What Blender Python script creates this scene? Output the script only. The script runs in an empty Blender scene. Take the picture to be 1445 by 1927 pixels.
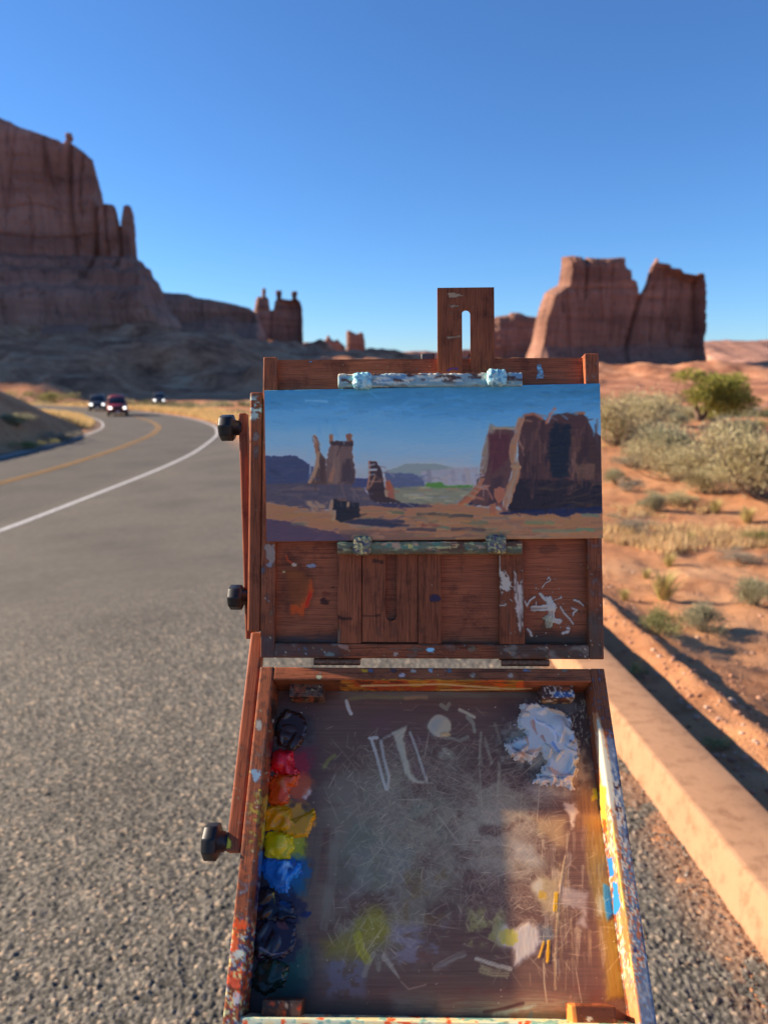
import bpy, math
import numpy as np
from mathutils import Matrix, Vector

# ------------------------------------------------------------------ camera, sky, sun, exposure
SC = bpy.context.scene
COL = SC.collection
F, CX, CY = 1336.0, 722.5, 963.5            # photo: 1445 x 1927, focal length in its pixels
TH = math.atan((963.5 - 700.0) / F)         # camera pitched down a little
EYE = np.array([0.0, 0.0, 1.65])
cam_d = bpy.data.cameras.new('camera')
cam = bpy.data.objects.new('camera', cam_d)
COL.objects.link(cam)
cam.location = EYE
cam.rotation_euler = (math.pi / 2 - TH, 0, 0)
cam_d.sensor_fit = 'HORIZONTAL'
cam_d.sensor_width = 26.0
cam_d.lens = 26.0 * F / 1445.0
cam_d.clip_start = 0.02
cam_d.clip_end = 20000
cam_d.dof.use_dof = True
cam_d.dof.focus_distance = 0.665
cam_d.dof.aperture_fstop = cam_d.lens / 3.8   # a phone lens: 3.8 mm wide opening
SC.camera = cam

SUN_EL, SUN_AHEAD = math.radians(25.0), math.radians(14.4)   # low sun from the left
S = Vector((-math.cos(SUN_EL) * math.cos(SUN_AHEAD), math.cos(SUN_EL) * math.sin(SUN_AHEAD), math.sin(SUN_EL)))
world = bpy.data.worlds.new('World')
SC.world = world
world.use_nodes = True
wn = world.node_tree
wn.nodes.clear()
sky = wn.nodes.new('ShaderNodeTexSky')
sky.sky_type = 'NISHITA'
sky.sun_disc = False
sky.sun_elevation = SUN_EL
sky.sun_rotation = math.atan2(S.x, S.y)
sky.altitude = 1500
sky.air_density = 1.2
sky.dust_density = 0.0
sky.ozone_density = 10.0
bg = wn.nodes.new('ShaderNodeBackground')
bg.inputs['Strength'].default_value = 0.064
wo = wn.nodes.new('ShaderNodeOutputWorld')
wn.links.new(sky.outputs[0], bg.inputs[0])
wn.links.new(bg.outputs[0], wo.inputs[0])
sun_d = bpy.data.lights.new('sun', 'SUN')
sun_d.energy = 3.7
sun_d.angle = math.radians(0.53)
sun_d.color = (1.0, 0.83, 0.64)
sun = bpy.data.objects.new('sun', sun_d)
COL.objects.link(sun)
sun.rotation_euler = S.to_track_quat('Z', 'Y').to_euler()
SC.view_settings.view_transform = 'Standard'
SC.view_settings.look = 'None'
SC.view_settings.gamma = 1.0
SC.view_settings.exposure = 1.5

rng = np.random.default_rng(11)

# ------------------------------------------------------------------ numeric helpers
def lin(c):
    c = np.asarray(c, float)
    return np.where(c <= 0.04045, c / 12.92, ((c + 0.055) / 1.055) ** 2.4)

def c255(*c):
    return np.array(c, float) / 255.0

def sstep(a, b, x):
    t = np.clip((x - a) / (b - a), 0, 1)
    return t * t * (3 - 2 * t)

def _h(ix, iy, iz, seed):
    n = (ix.astype(np.int64) * 374761393 + iy.astype(np.int64) * 668265263 + iz.astype(np.int64) * 2147483647 + seed * 974634777) & 0xFFFFFFFF
    n = ((n ^ (n >> 13)) * 1274126177) & 0xFFFFFFFF
    n = ((n ^ (n >> 16)) * 2246822519) & 0xFFFFFFFF
    return ((n ^ (n >> 15)) & 0xFFFFFF) / float(0xFFFFFF)

def vn2(x, y, seed=0):
    ix, iy = np.floor(x), np.floor(y)
    fx, fy = x - ix, y - iy
    fx, fy = fx * fx * (3 - 2 * fx), fy * fy * (3 - 2 * fy)
    z = np.zeros_like(ix)
    a, b = _h(ix, iy, z, seed), _h(ix + 1, iy, z, seed)
    c, d = _h(ix, iy + 1, z, seed), _h(ix + 1, iy + 1, z, seed)
    return (a * (1 - fx) + b * fx) * (1 - fy) + (c * (1 - fx) + d * fx) * fy

def fbm2(x, y, seed=0, o=4):
    s, a, t = 0.0, 1.0, 0.0
    for k in range(o):
        s = s + a * vn2(x * 2 ** k + 17.3 * k, y * 2 ** k - 9.1 * k, seed + k)
        t += a
        a *= 0.5
    return s / t

def cell2(x, y, seed=0):
    """cellular noise: distance to nearest point and that cell's random value"""
    ix, iy = np.floor(x), np.floor(y)
    best = np.full(x.shape, 9.0)
    idv = np.zeros(x.shape)
    for dx in (-1, 0, 1):
        for dy in (-1, 0, 1):
            cx, cy = ix + dx, iy + dy
            z = np.zeros_like(cx)
            px = cx + _h(cx, cy, z, seed)
            py = cy + _h(cx, cy, z, seed + 7)
            d = np.hypot(x - px, y - py)
            m = d < best
            best = np.where(m, d, best)
            idv = np.where(m, _h(cx, cy, z, seed + 13), idv)
    return best, idv

CT, ST = math.cos(TH), math.sin(TH)
def ray(px, py):
    xv = (np.asarray(px, float) - CX) / F
    yv = -(np.asarray(py, float) - CY) / F
    return np.stack([xv, CT + yv * ST, -ST + yv * CT], -1)

def cam2world(p):
    p = np.asarray(p, float)
    return np.array([p[0], p[1] * ST - p[2] * CT, p[1] * CT + p[2] * ST])

def project(P):
    d = np.asarray(P) - EYE
    z = d[..., 1] * CT - d[..., 2] * ST
    y = d[..., 1] * ST + d[..., 2] * CT
    return CX + F * d[..., 0] / z, CY - F * y / z

def at(px, py, Y):
    d = ray(px, py)
    return EYE + d * (Y / d[..., 1:2])

# ------------------------------------------------------------------ mesh helpers
def mesh_np(name, verts, faces, smooth=True):
    """verts (n,3); faces: (m,4) or (m,3) array, or list of such"""
    me = bpy.data.meshes.new(name)
    fl = faces if isinstance(faces, list) else [faces]
    fl = [np.asarray(f, np.int32) for f in fl if len(f)]
    v = np.ascontiguousarray(verts, np.float32)
    me.vertices.add(len(v))
    me.vertices.foreach_set('co', v.ravel())
    loops = np.concatenate([f.ravel() for f in fl])
    tot = np.concatenate([np.full(len(f), f.shape[1], np.int32) for f in fl])
    start = np.concatenate([[0], np.cumsum(tot)[:-1]]).astype(np.int32)
    me.loops.add(len(loops))
    me.loops.foreach_set('vertex_index', loops)
    me.polygons.add(len(tot))
    me.polygons.foreach_set('loop_start', start)
    me.polygons.foreach_set('loop_total', tot)
    me.polygons.foreach_set('use_smooth', np.full(len(tot), smooth))
    me.update(calc_edges=True)
    me.validate()
    return me

def paint_attr(me, rgba, name='paint'):
    a = me.color_attributes.new(name, 'FLOAT_COLOR', 'POINT')
    a.data.foreach_set('color', np.ascontiguousarray(rgba, np.float32).ravel())

def link(name, me, mat=None, parent=None, M=None, ploc=None):
    o = bpy.data.objects.new(name, me)
    COL.objects.link(o)
    if mat is not None and me is not None:
        me.materials.clear()
        me.materials.append(mat)
    if parent is not None:
        o.parent = parent
        if ploc is not None:
            o.matrix_parent_inverse = Matrix.Translation(-Vector(ploc))
    if M is not None:
        o.matrix_basis = M
    return o

def tag(o, label=None, cat=None, group=None, kind=None):
    if label: o['label'] = label
    if cat: o['category'] = cat
    if group: o['group'] = group
    if kind: o['kind'] = kind
    return o

def empty(name, loc=(0, 0, 0), rz=0.0):
    o = bpy.data.objects.new(name, None)
    o.empty_display_size = 0.05
    COL.objects.link(o)
    o.location = loc
    o.rotation_euler = (0, 0, rz)
    return o

def grid_faces(nr, nc, wrap=False):
    r = np.arange(nr - 1)[:, None]
    c = np.arange(nc if wrap else nc - 1)[None, :]
    c2 = (c + 1) % nc
    return np.stack([r * nc + c, r * nc + c2, (r + 1) * nc + c2, (r + 1) * nc + c], -1).reshape(-1, 4)

def merge(parts):
    """join (verts, faces4) lists"""
    vs, fs, n = [], [], 0
    for v, f in parts:
        vs.append(np.asarray(v, float))
        fs.append(np.asarray(f) + n)
        n += len(v)
    return np.concatenate(vs), np.concatenate(fs)

def box_v(x0, x1, y0, y1, z0, z1):
    v = np.array([(x, y, z) for z in (z0, z1) for y in (y0, y1) for x in (x0, x1)], float)
    f = np.array([(0, 2, 3, 1), (4, 5, 7, 6), (0, 1, 5, 4), (2, 6, 7, 3), (0, 4, 6, 2), (1, 3, 7, 5)])
    return v, f

def round_box(x0, x1, y0, y1, z0, z1, r, cell):
    """closed box with rounded edges, faces cut to about `cell`"""
    lo, hi = np.array([x0, y0, z0], float), np.array([x1, y1, z1], float)
    ax = []
    for k in range(3):
        n = max(1, int(round((hi[k] - lo[k] - 2 * r) / cell)))
        ax.append(np.concatenate([[lo[k], lo[k] + 0.35 * r], np.linspace(lo[k] + r, hi[k] - r, n + 1), [hi[k] - 0.35 * r, hi[k]]]))
    vs, fs, n0 = [], [], 0
    for k in range(3):
        a, b = (k + 1) % 3, (k + 2) % 3
        A, B = np.meshgrid(ax[a], ax[b], indexing='ij')
        for side in (0, 1):
            P = np.zeros(A.shape + (3,))
            P[..., a], P[..., b], P[..., k] = A, B, (lo, hi)[side][k]
            f = grid_faces(*A.shape)
            vs.append(P.reshape(-1, 3))
            fs.append((f if side == 0 else f[:, ::-1]) + n0)
            n0 += A.size
    v, f = np.concatenate(vs), np.concatenate(fs)
    key = np.round(v * 1e6).astype(np.int64)
    _, idx, inv = np.unique(key, axis=0, return_index=True, return_inverse=True)
    v, f = v[idx], inv.ravel()[f]
    c = np.clip(v, lo + r, hi - r)
    d = v - c
    L = np.linalg.norm(d, axis=1, keepdims=True)
    v = np.where(L > 1e-9, c + d / np.maximum(L, 1e-9) * r, v)
    return v, f

def seg_dist(P, a, b):
    ab = b - a
    t = np.clip(((P - a) @ ab) / max(ab @ ab, 1e-12), 0, 1)
    return np.linalg.norm(P - (a + t[:, None] * ab), axis=1), t

def poly_sdf(pts, P):
    """positive inside"""
    pts = np.asarray(pts, float)
    n = len(pts)
    d = np.full(len(P), 1e18)
    ins = np.zeros(len(P), bool)
    x, y = P[:, 0], P[:, 1]
    for i in range(n):
        a, b = pts[i], pts[(i + 1) % n]
        ab = b - a
        t = np.clip(((x - a[0]) * ab[0] + (y - a[1]) * ab[1]) / max(ab @ ab, 1e-12), 0, 1)
        d = np.minimum(d, (x - a[0] - t * ab[0]) ** 2 + (y - a[1] - t * ab[1]) ** 2)
        cond = (a[1] > y) != (b[1] > y)
        with np.errstate(divide='ignore', invalid='ignore'):
            xi = a[0] + (y - a[1]) * (b[0] - a[0]) / (b[1] - a[1])
        ins ^= cond & (x < xi)
    d = np.sqrt(d)
    return np.where(ins, d, -d)

def region_grid(sdf, x0, x1, y0, y1, cell):
    """grid of quads filling sdf>0, border vertices pulled onto the outline"""
    xs = np.arange(x0 - cell, x1 + cell * 1.5, cell)
    ys = np.arange(y0 - cell, y1 + cell * 1.5, cell)
    X, Y = np.meshgrid(xs, ys)
    P = np.stack([X.ravel(), Y.ravel()], -1)
    d = sdf(P)
    near = np.abs(d) < cell * 0.75
    for _ in range(3):
        Q = P[near]
        e = cell * 0.05
        g = np.stack([sdf(Q + [e, 0]) - sdf(Q - [e, 0]), sdf(Q + [0, e]) - sdf(Q - [0, e])], -1)
        L = np.linalg.norm(g, axis=1, keepdims=True)
        P[near] = Q - g / np.maximum(L, 1e-12) * sdf(Q)[:, None]
    keepv = (d > 0) | near
    f = grid_faces(len(ys), len(xs))
    ctr = P[f].mean(1)
    ok = keepv[f].all(1)
    ok[ok] = sdf(ctr[ok]) > cell * 0.02
    f = f[ok]
    used, inv = np.unique(f.ravel(), return_inverse=True)
    f = inv.reshape(-1, 4)
    P = P[used]
    e = np.concatenate([f[:, [0, 1]], f[:, [1, 2]], f[:, [2, 3]], f[:, [3, 0]]])
    key = np.sort(e, 1)
    _, i, cnt = np.unique(key, axis=0, return_index=True, return_counts=True)
    return P, f, e[i[cnt == 1]]

def plate(sdf, bx, cell, z0, z1):
    P, f, be = region_grid(sdf, *bx, cell)
    n = len(P)
    v = np.concatenate([np.c_[P, np.full(n, z1)], np.c_[P, np.full(n, z0)], np.c_[P, np.full(n, z1)], np.c_[P, np.full(n, z0)]])
    fs = [f, f[:, ::-1] + n, np.stack([be[:, 1] + 2 * n, be[:, 0] + 2 * n, be[:, 0] + 3 * n, be[:, 1] + 3 * n], -1)]
    return v, np.concatenate(fs)

def tube(pts, radii, seg=6):
    pts = np.asarray(pts, float)
    T = np.gradient(pts, axis=0)
    T /= np.maximum(np.linalg.norm(T, axis=1, keepdims=True), 1e-9)
    up = np.array([0.0, 0, 1]) if abs(T[0, 2]) < 0.9 else np.array([1.0, 0, 0])
    rings = []
    for p, t, r in zip(pts, T, radii):
        u = np.cross(t, up); u /= max(np.linalg.norm(u), 1e-9)
        w = np.cross(u, t)
        a = np.linspace(0, 2 * np.pi, seg, endpoint=False)
        rings.append(p + r * (np.cos(a)[:, None] * u + np.sin(a)[:, None] * w))
    return np.concatenate(rings), grid_faces(len(pts), seg, True)

def lathe(profile, seg=24, axis=0, wob=None):
    """profile: list of (pos along axis, radius); wob(angle)->factor"""
    a = np.linspace(0, 2 * np.pi, seg, endpoint=False)
    V = []
    for p, r, w in profile:
        k = r * (1 + (w * wob(a) if wob is not None else 0))
        V.append(np.stack([np.full(seg, p), k * np.cos(a), k * np.sin(a)], -1))
    v = np.concatenate(V)
    if axis == 1: v = v[:, [2, 0, 1]]
    if axis == 2: v = v[:, [1, 2, 0]]
    return v, grid_faces(len(profile), seg, True)

# ------------------------------------------------------------------ materials
class NT:
    def __init__(s, name):
        s.m = bpy.data.materials.new(name)
        s.m.use_nodes = True
        s.t = s.m.node_tree
        s.b = s.t.nodes['Principled BSDF']
    def n(s, kind, **kw):
        nd = s.t.nodes.new(kind)
        for k, v in kw.items():
            if k in nd.inputs: nd.inputs[k].default_value = v
            else: setattr(nd, k, v)
        return nd
    def l(s, a, b):
        s.t.links.new(a, b)
    def coords(s, scale=(1, 1, 1), space='Object'):
        tc = s.n('ShaderNodeTexCoord')
        mp = s.n('ShaderNodeMapping')
        mp.inputs['Scale'].default_value = scale
        s.l(tc.outputs[space], mp.inputs['Vector'])
        return mp.outputs[0]
    def noise(s, vec, scale, detail=4, rough=0.55, dist=0.0):
        nd = s.n('ShaderNodeTexNoise')
        nd.inputs['Scale'].default_value = scale
        nd.inputs['Detail'].default_value = detail
        nd.inputs['Roughness'].default_value = rough
        nd.inputs['Distortion'].default_value = dist
        s.l(vec, nd.inputs['Vector'])
        return nd.outputs['Fac']
    def ramp(s, fac, stops):
        r = s.n('ShaderNodeValToRGB')
        e = r.color_ramp.elements
        while len(e) < len(stops): e.new(0.5)
        for k, (p, c) in enumerate(stops):
            e[k].position = p
            e[k].color = (*c, 1) if len(c) == 3 else c
        s.l(fac, r.inputs[0])
        return r.outputs[0]
    def mix(s, fac, a, b, mode='MIX'):
        m = s.n('ShaderNodeMix')
        m.data_type = 'RGBA'
        m.blend_type = mode
        for sock, v in ((m.inputs[0], fac), (m.inputs[6], a), (m.inputs[7], b)):
            if hasattr(v, 'links'): s.l(v, sock)
            elif isinstance(v, (int, float)): sock.default_value = v
            else: sock.default_value = (*v, 1)
        return m.outputs[2]
    def mixf(s, fac, a, b):
        m = s.n('ShaderNodeMix')
        m.data_type = 'FLOAT'
        for sock, v in ((m.inputs[0], fac), (m.inputs[2], a), (m.inputs[3], b)):
            if hasattr(v, 'links'): s.l(v, sock)
            else: sock.default_value = v
        return m.outputs[0]
    def bump(s, h, strength, dist):
        b = s.n('ShaderNodeBump')
        b.inputs['Strength'].default_value = strength
        b.inputs['Distance'].default_value = dist
        s.l(h, b.inputs['Height'])
        s.l(b.outputs[0], s.b.inputs['Normal'])
    def set(s, base=None, rough=None, spec=None, metal=None):
        for nm, v in (('Base Color', base), ('Roughness', rough), ('Specular IOR Level', spec), ('Metallic', metal)):
            if v is None: continue
            if hasattr(v, 'links'): s.l(v, s.b.inputs[nm])
            elif isinstance(v, (int, float)): s.b.inputs[nm].default_value = v
            else: s.b.inputs[nm].default_value = (*v, 1)
        return s.m

def simple(name, col, rough=0.5, metal=0.0, spec=0.5, var=0.0, scale=30):
    t = NT(name)
    if var:
        v = t.noise(t.coords(), scale, 4)
        c = t.ramp(v, [(0.25, tuple(np.array(col) * (1 - var))), (0.75, tuple(np.minimum(np.array(col) * (1 + var), 1)))])
        return t.set(c, rough, spec, metal)
    return t.set(col, rough, spec, metal)

def wood_mat(name, grain, dark, light, gscale=1.0, rough=0.6, streak=0.5):
    """mahogany with a paint layer held in the point colours (alpha = cover)"""
    t = NT(name)
    sc = {'x': (10, 330, 330), 'y': (330, 10, 330), 'z': (330, 330, 10)}[grain]
    vec = t.coords(tuple(k * gscale for k in sc))
    g1 = t.noise(vec, 1.0, 5, 0.65, 0.6)
    g2 = t.noise(t.coords(tuple(k * gscale * 4 for k in sc)), 1.0, 2, 0.5)
    g3 = t.noise(t.coords(), 9.0, 3)
    base = t.ramp(g1, [(0.30, dark), (0.52, tuple(0.5 * (np.array(dark) + np.array(light)))), (0.72, light)])
    pore = t.ramp(g2, [(0.36, (streak, streak, streak)), (0.5, (1, 1, 1))])
    base = t.mix(1.0, base, pore, 'MULTIPLY')
    tone = t.ramp(g3, [(0.3, (0.72, 0.68, 0.66)), (0.7, (1.12, 1.08, 1.05))])
    base = t.mix(1.0, base, tone, 'MULTIPLY')
    oi = t.n('ShaderNodeObjectInfo')
    base = t.mix(1.0, base, t.ramp(oi.outputs['Random'], [(0.0, (.80, .76, .74)), (1.0, (1.16, 1.14, 1.12))]), 'MULTIPLY')
    grime = t.noise(t.coords(), 28, 5, 0.7)
    base = t.mix(1.0, base, t.ramp(grime, [(0.34, (.55, .55, .58)), (0.48, (1, 1, 1))]), 'MULTIPLY')
    at_ = t.n('ShaderNodeAttribute', attribute_name='paint')
    col = t.mix(at_.outputs['Alpha'], base, at_.outputs['Color'])
    rg = t.mixf(at_.outputs['Alpha'], rough, 0.42)
    t.bump(g2, 0.25, 0.0004)
    return t.set(col, rg, 0.22)

def attr_mat(name, rough=0.4, spec=0.5, grain=0.0, coat=0.0):
    t = NT(name)
    at_ = t.n('ShaderNodeAttribute', attribute_name='paint')
    if grain:
        v = t.noise(t.coords(), 900, 3)
        t.bump(v, grain, 0.0004)
    if coat:
        t.b.inputs['Coat Weight'].default_value = coat
        t.b.inputs['Coat Roughness'].default_value = 0.15
    return t.set(at_.outputs['Color'], rough, spec)

WD, WL = (0.37, 0.105, 0.040), (0.50, 0.152, 0.058)
M_WX = wood_mat('wood_grain_across', 'x', WD, WL)
M_WY = wood_mat('wood_grain_along', 'y', WD, WL)
M_WPANEL = wood_mat('wood_panel', 'x', (0.36, 0.098, 0.037), (0.56, 0.165, 0.064), 0.8, 0.5, 0.6)
M_WARM = wood_mat('wood_warm', 'y', (0.30, 0.078, 0.030), (0.47, 0.135, 0.052), 1.0, 0.5, 0.6)
M_OIL = attr_mat('oil_painting', 0.42, 0.45)
M_PAINT = attr_mat('wet_oil_paint', 0.2, 0.5)
M_FLOOR = attr_mat('scraped_palette', 0.36, 0.4)
M_CRUST = attr_mat('crusted_paint', 0.5, 0.4, 0.6)
M_KNOB = simple('black_plastic', (0.014, 0.014, 0.015), 0.42, 0, 0.4, 0.6, 260)
M_BRONZE = simple('aged_brass', (0.30, 0.13, 0.065), 0.55, 0.35, 0.4, 0.5, 300)
M_STUB = simple('grey_metal_stub', (0.09, 0.085, 0.075), 0.5, 0.2, 0.5, 0.3, 200)

# ------------------------------------------------------------------ terrain heights
_ys = np.linspace(-30, 9000, 45151)
_sl = np.interp(_ys, [-30, 9, 15, 60, 120, 600, 1500, 9000], [.075, .075, .018, .018, .003, .003, 0, 0])
_zs = -np.cumsum(_sl) * (_ys[1] - _ys[0])
_zs -= np.interp(0, _ys, _zs)
def plane(x, y):
    return np.interp(y, _ys, _zs) + 0.06 * np.clip(x, -8, 0)

# road centre line (metres), from behind the camera to the bend
_rc = np.array([(-11.0, -40), (-11.0, 0), (-11.05, 14), (-11.2, 24), (-11.7, 30), (-13.1, 40), (-15.2, 48.4), (-18.3, 56.3), (-22.6, 65), (-28.2, 74), (-36, 84), (-47, 93), (-62, 101), (-90, 110)])
def smooth_line(p, n):
    t = np.concatenate([[0], np.cumsum(np.linalg.norm(np.diff(p, axis=0), axis=1))])
    tt = np.linspace(0, t[-1], n)
    q = np.stack([np.interp(tt, t, p[:, k]) for k in (0, 1)], -1)
    w = np.hanning(41); w /= w.sum()
    for k in (0, 1):
        q[:, k] = np.convolve(np.pad(q[:, k], 20, mode='reflect', reflect_type='odd'), w, 'valid')
    return q
RC = smooth_line(_rc, 700)
_tan = np.gradient(RC, axis=0)
_tan /= np.linalg.norm(_tan, axis=1, keepdims=True)
RN = np.stack([_tan[:, 1], -_tan[:, 0]], -1)          # to the right of the way ahead
def road_off(o):
    return RC + RN * o
_pr = np.array([(-30, 1.18), (7, 1.18), (10, 0.95), (14, -0.3), (20, -2.2), (26, -4.2), (36, -7.2), (44, -9.6)])
_re = road_off(4.25)
_le = road_off(-4.25)
def x_right(y):
    a = np.interp(y, _pr[:, 0], _pr[:, 1])
    b = np.interp(y, _re[:, 1], _re[:, 0])
    k = sstep(40, 48, y)
    return a * (1 - k) + b * k
def x_left(y):
    return np.interp(y, _le[:, 1], _le[:, 0])
def asphalt_in(x, y):
    """>0 inside the paved area, metres from its edge"""
    return np.where(y < 108, np.minimum(x_right(y) - x, x - x_left(y)), -5.0)

TALUS = []   # ((xa,ya),(xb,yb), inner radius, height, run, power)
def talus(a, b, rin, h, run, p=1.3):
    TALUS.append((np.array(a, float), np.array(b, float), rin, h, run, p))
talus((-480, 350), (-122, 335), 30, 22, 165, 1.0)
talus((-350, 210), (-330, 330), 40, 12, 60)
talus((-215, 610), (-112, 640), 25, 30, 120, 1.1)
talus((-165, 805), (-92, 805), 20, 38, 120, 1.25)
talus((-70, 1100), (-30, 1100), 20, 12, 100)
talus((135, 600), (262, 600), 45, 13, 90, 1.2)
talus((140, 900), (200, 900), 40, 20, 150)

def desert(x, y):
    x, y = np.asarray(x, float), np.asarray(y, float)
    z = plane(x, y)
    r = np.hypot(x, y)
    xr, xl = x_right(y), x_left(y)
    u, v = x - xr, xl - x
    near = 1 - sstep(22, 40, y)
    prof = np.interp(u, [0, .29, .34, .60, .88, 1.05, 1.6, 4, 12, 30], [-.10, -.10, -.09, -.05, .03, -.10, -.23, -.25, -.26, -.3])
    z = z + np.where(u > 0, prof * near, 0)
    bank = np.interp(v, [0, .4, 1.2, 2.2, 3.6, 6, 10, 40], [0, .04, .70, 1.55, 2.45, 3.7, 4.8, 6.0]) * sstep(4, 20, y) * (1 - sstep(38, 56, y))
    z = z + np.where(v > 0, bank, 0)
    am = asphalt_in(x, y)
    wild = sstep(0.0, 1.2, -am)
    n = (fbm2(x * 1.3, y * 1.3, 3, 4) - .5) * .16 * np.clip(wild + .25 * (u > .2), 0, 1)
    n = n + (fbm2(x * .22, y * .22, 5, 3) - .5) * .55 * sstep(1.0, 8, -am)
    n = n + (fbm2(x * 5, y * 5, 8, 3) - .5) * .055 * (u > 0.3) * (r < 40)
    n = n + (fbm2(x / 45, y / 45, 6, 4) - .5) * 3.0 * sstep(60, 200, r)
    n = n + (fbm2(x / 9, y / 9, 26, 3) - .5) * 1.3 * sstep(40, 120, r)
    z = z + np.where(am > 0, 0, n)
    P = np.stack([x.ravel(), y.ravel()], -1)
    tz = np.zeros(len(P))
    for a, b, rin, h, run, p in TALUS:
        d, _ = seg_dist(P, a, b)
        w = 1 + 0.8 * (fbm2(P[:, 0] / 32, P[:, 1] / 32, 21, 4) - .5)
        tz = np.maximum(tz, h * (1 + .9 * (w - 1)) * np.clip(1 - (d - rin) / (run * w), 0, 1) ** p)
    # shallow rock steps across the talus
    st = tz.reshape(x.shape)
    st = st + np.where(st > .5, 6.5 * (fbm2(st * .3 + x / 24, y / 20, 31, 5) - .5) * np.minimum(st / 4, 1), 0)
    z = z + st
    rise = np.interp(r, [1400, 2600, 9000], [0, 12, 60])
    z = z + rise
    return z - np.where(am > 0.12, 0.09, 0)

def drop(px, py):
    """where the line of sight through a photo pixel meets the land"""
    d = ray(px, py)
    t = np.geomspace(1.0, 4000, 6000)
    P = EYE + d * t[:, None]
    am = asphalt_in(P[:, 0], P[:, 1])
    g = np.where(am > 0, plane(P[:, 0], P[:, 1]), desert(P[:, 0], P[:, 1]))
    i = int(np.argmax(P[:, 2] < g))
    return np.array([P[i, 0], P[i, 1], g[i]])

# ------------------------------------------------------------------ ground, road, kerb
def dirt_mat():
    t = NT('red_sand')
    co = t.coords()
    a = t.noise(co, 0.35, 5, 0.6)
    b = t.noise(co, 3.5, 6, 0.65)
    c = t.noise(co, 40, 4, 0.6)
    col = t.ramp(a, [(0.30, (0.38, 0.165, 0.078)), (0.5, (0.49, 0.235, 0.112)), (0.72, (0.57, 0.325, 0.172))])
    col2 = t.ramp(b, [(0.30, (0.68, 0.60, 0.56)), (0.5, (1, 1, 1)), (0.75, (1.12, 1.10, 1.05))])
    col = t.mix(1.0, col, col2, 'MULTIPLY')
    # far country: darker, redder rock rubble
    tc = t.n('ShaderNodeTexCoord')
    sp = t.n('ShaderNodeVectorMath', operation='LENGTH')
    t.l(tc.outputs['Object'], sp.inputs[0])
    mr = t.n('ShaderNodeMapRange')
    mr.inputs['From Min'].default_value = 70
    mr.inputs['From Max'].default_value = 170
    t.l(sp.outputs['Value'], mr.inputs['Value'])
    far = t.ramp(t.noise(co, 0.07, 8, 0.78), [(0.36, (0.15, 0.062, 0.036)), (0.5, (0.44, 0.19, 0.10)), (0.64, (0.64, 0.34, 0.19))])
    col = t.mix(mr.outputs[0], col, far)
    t.bump(t.mixf(0.5, b, c), 0.7, 0.05)
    return t.set(col, 0.95, 0.1)
M_DIRT = dirt_mat()

def polar(a_list, r_list, zfun):
    A, R = np.meshgrid(a_list, r_list)
    x, y = R * np.sin(A), R * np.cos(A)
    return x, y, zfun(x, y)

def angles(front, n_front, n_back):
    a = np.linspace(-front, front, n_front)
    b = np.linspace(front, 2 * np.pi - front, n_back)[1:-1]
    return np.concatenate([a, b])

ang = angles(math.radians(46), 430, 70)
rad = np.concatenate([[0.02], np.geomspace(0.8, 14, 190), np.geomspace(14.3, 150, 150), np.geomspace(153, 9000, 170)])
gx, gy, gz = polar(ang, rad, desert)
gme = mesh_np('ground', np.stack([gx, gy, gz], -1).reshape(-1, 3), grid_faces(len(rad), len(ang), True)[:, ::-1])
tag(link('ground', gme, M_DIRT), kind='structure')

def asphalt_mat():
    t = NT('chip_seal_asphalt')
    co = t.coords()
    at_ = t.n('ShaderNodeAttribute', attribute_name='paint')
    n1 = t.noise(co, 0.5, 4, 0.6)
    n2 = t.noise(co, 9, 5, 0.7)
    n3 = t.noise(co, 70, 3, 0.7)
    tone = t.ramp(n1, [(0.28, (0.76, 0.76, 0.77)), (0.48, (0.98, 0.98, 0.98)), (0.72, (1.14, 1.12, 1.09))])
    gr = t.ramp(n2, [(0.3, (0.78, 0.77, 0.76)), (0.7, (1.16, 1.15, 1.13))])
    col = t.mix(1.0, at_.outputs['Color'], tone, 'MULTIPLY')
    col = t.mix(1.0, col, gr, 'MULTIPLY')
    t.bump(n3, 0.55, 0.012)
    return t.set(col, 0.85, 0.25)
M_ASPH = asphalt_mat()
aa = angles(math.radians(33), 470, 60)
ar = np.concatenate([np.geomspace(0.3, 1.45, 8), np.geomspace(1.5, 4.2, 330), np.geomspace(4.23, 14, 170), np.geomspace(14.1, 115, 190)])
ax_, ay_, az_ = polar(aa, ar, plane)
am_ = asphalt_in(ax_, ay_)
rr = np.hypot(ax_, ay_)
S1 = 1 / 0.013
d1, id1 = cell2(ax_ * S1, ay_ * S1, 40)
d2, id2 = cell2(ax_ * S1 * .55, ay_ * S1 * .55, 47)
fade = 1 - sstep(5, 11, rr)
lane = sstep(-0.2, 0.4, -(ax_ - np.interp(ay_, RC[:, 1], RC[:, 0] + 3.85)))     # driven lane is smoother
bumpy = (np.clip(1 - d1 * 1.5, 0, 1) ** .7 * .0075 * (.35 + .9 * id1) + np.clip(1 - d2 * 1.5, 0, 1) * .007 * (id2 > .6))
bumpy *= fade * (1 - .7 * lane)
bumpy += (fbm2(ax_ * 7, ay_ * 7, 50, 3) - .5) * .010 * fade * (1 - lane)
az_ = az_ + bumpy
stone = np.stack([.146 + .20 * (id1 - .45), .133 + .175 * (id1 - .45), .108 + .14 * (id1 - .45)], -1)
pale = (id1 > .93)[..., None]
stone = np.where(pale, stone * np.array([1.7, 1.45, 1.25]), stone)
gap = np.clip((d1 - .45) * 1.9, 0, 1)[..., None]
stone = np.maximum(stone * (1 - .8 * gap), .02)
mean = np.array([.128, .115, .094])
wf = (1 - sstep(3.0, 9, rr))[..., None]
stone = stone * wf + mean * (1 - wf)
stone = stone * (1 - .06 * lane[..., None])
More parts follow.
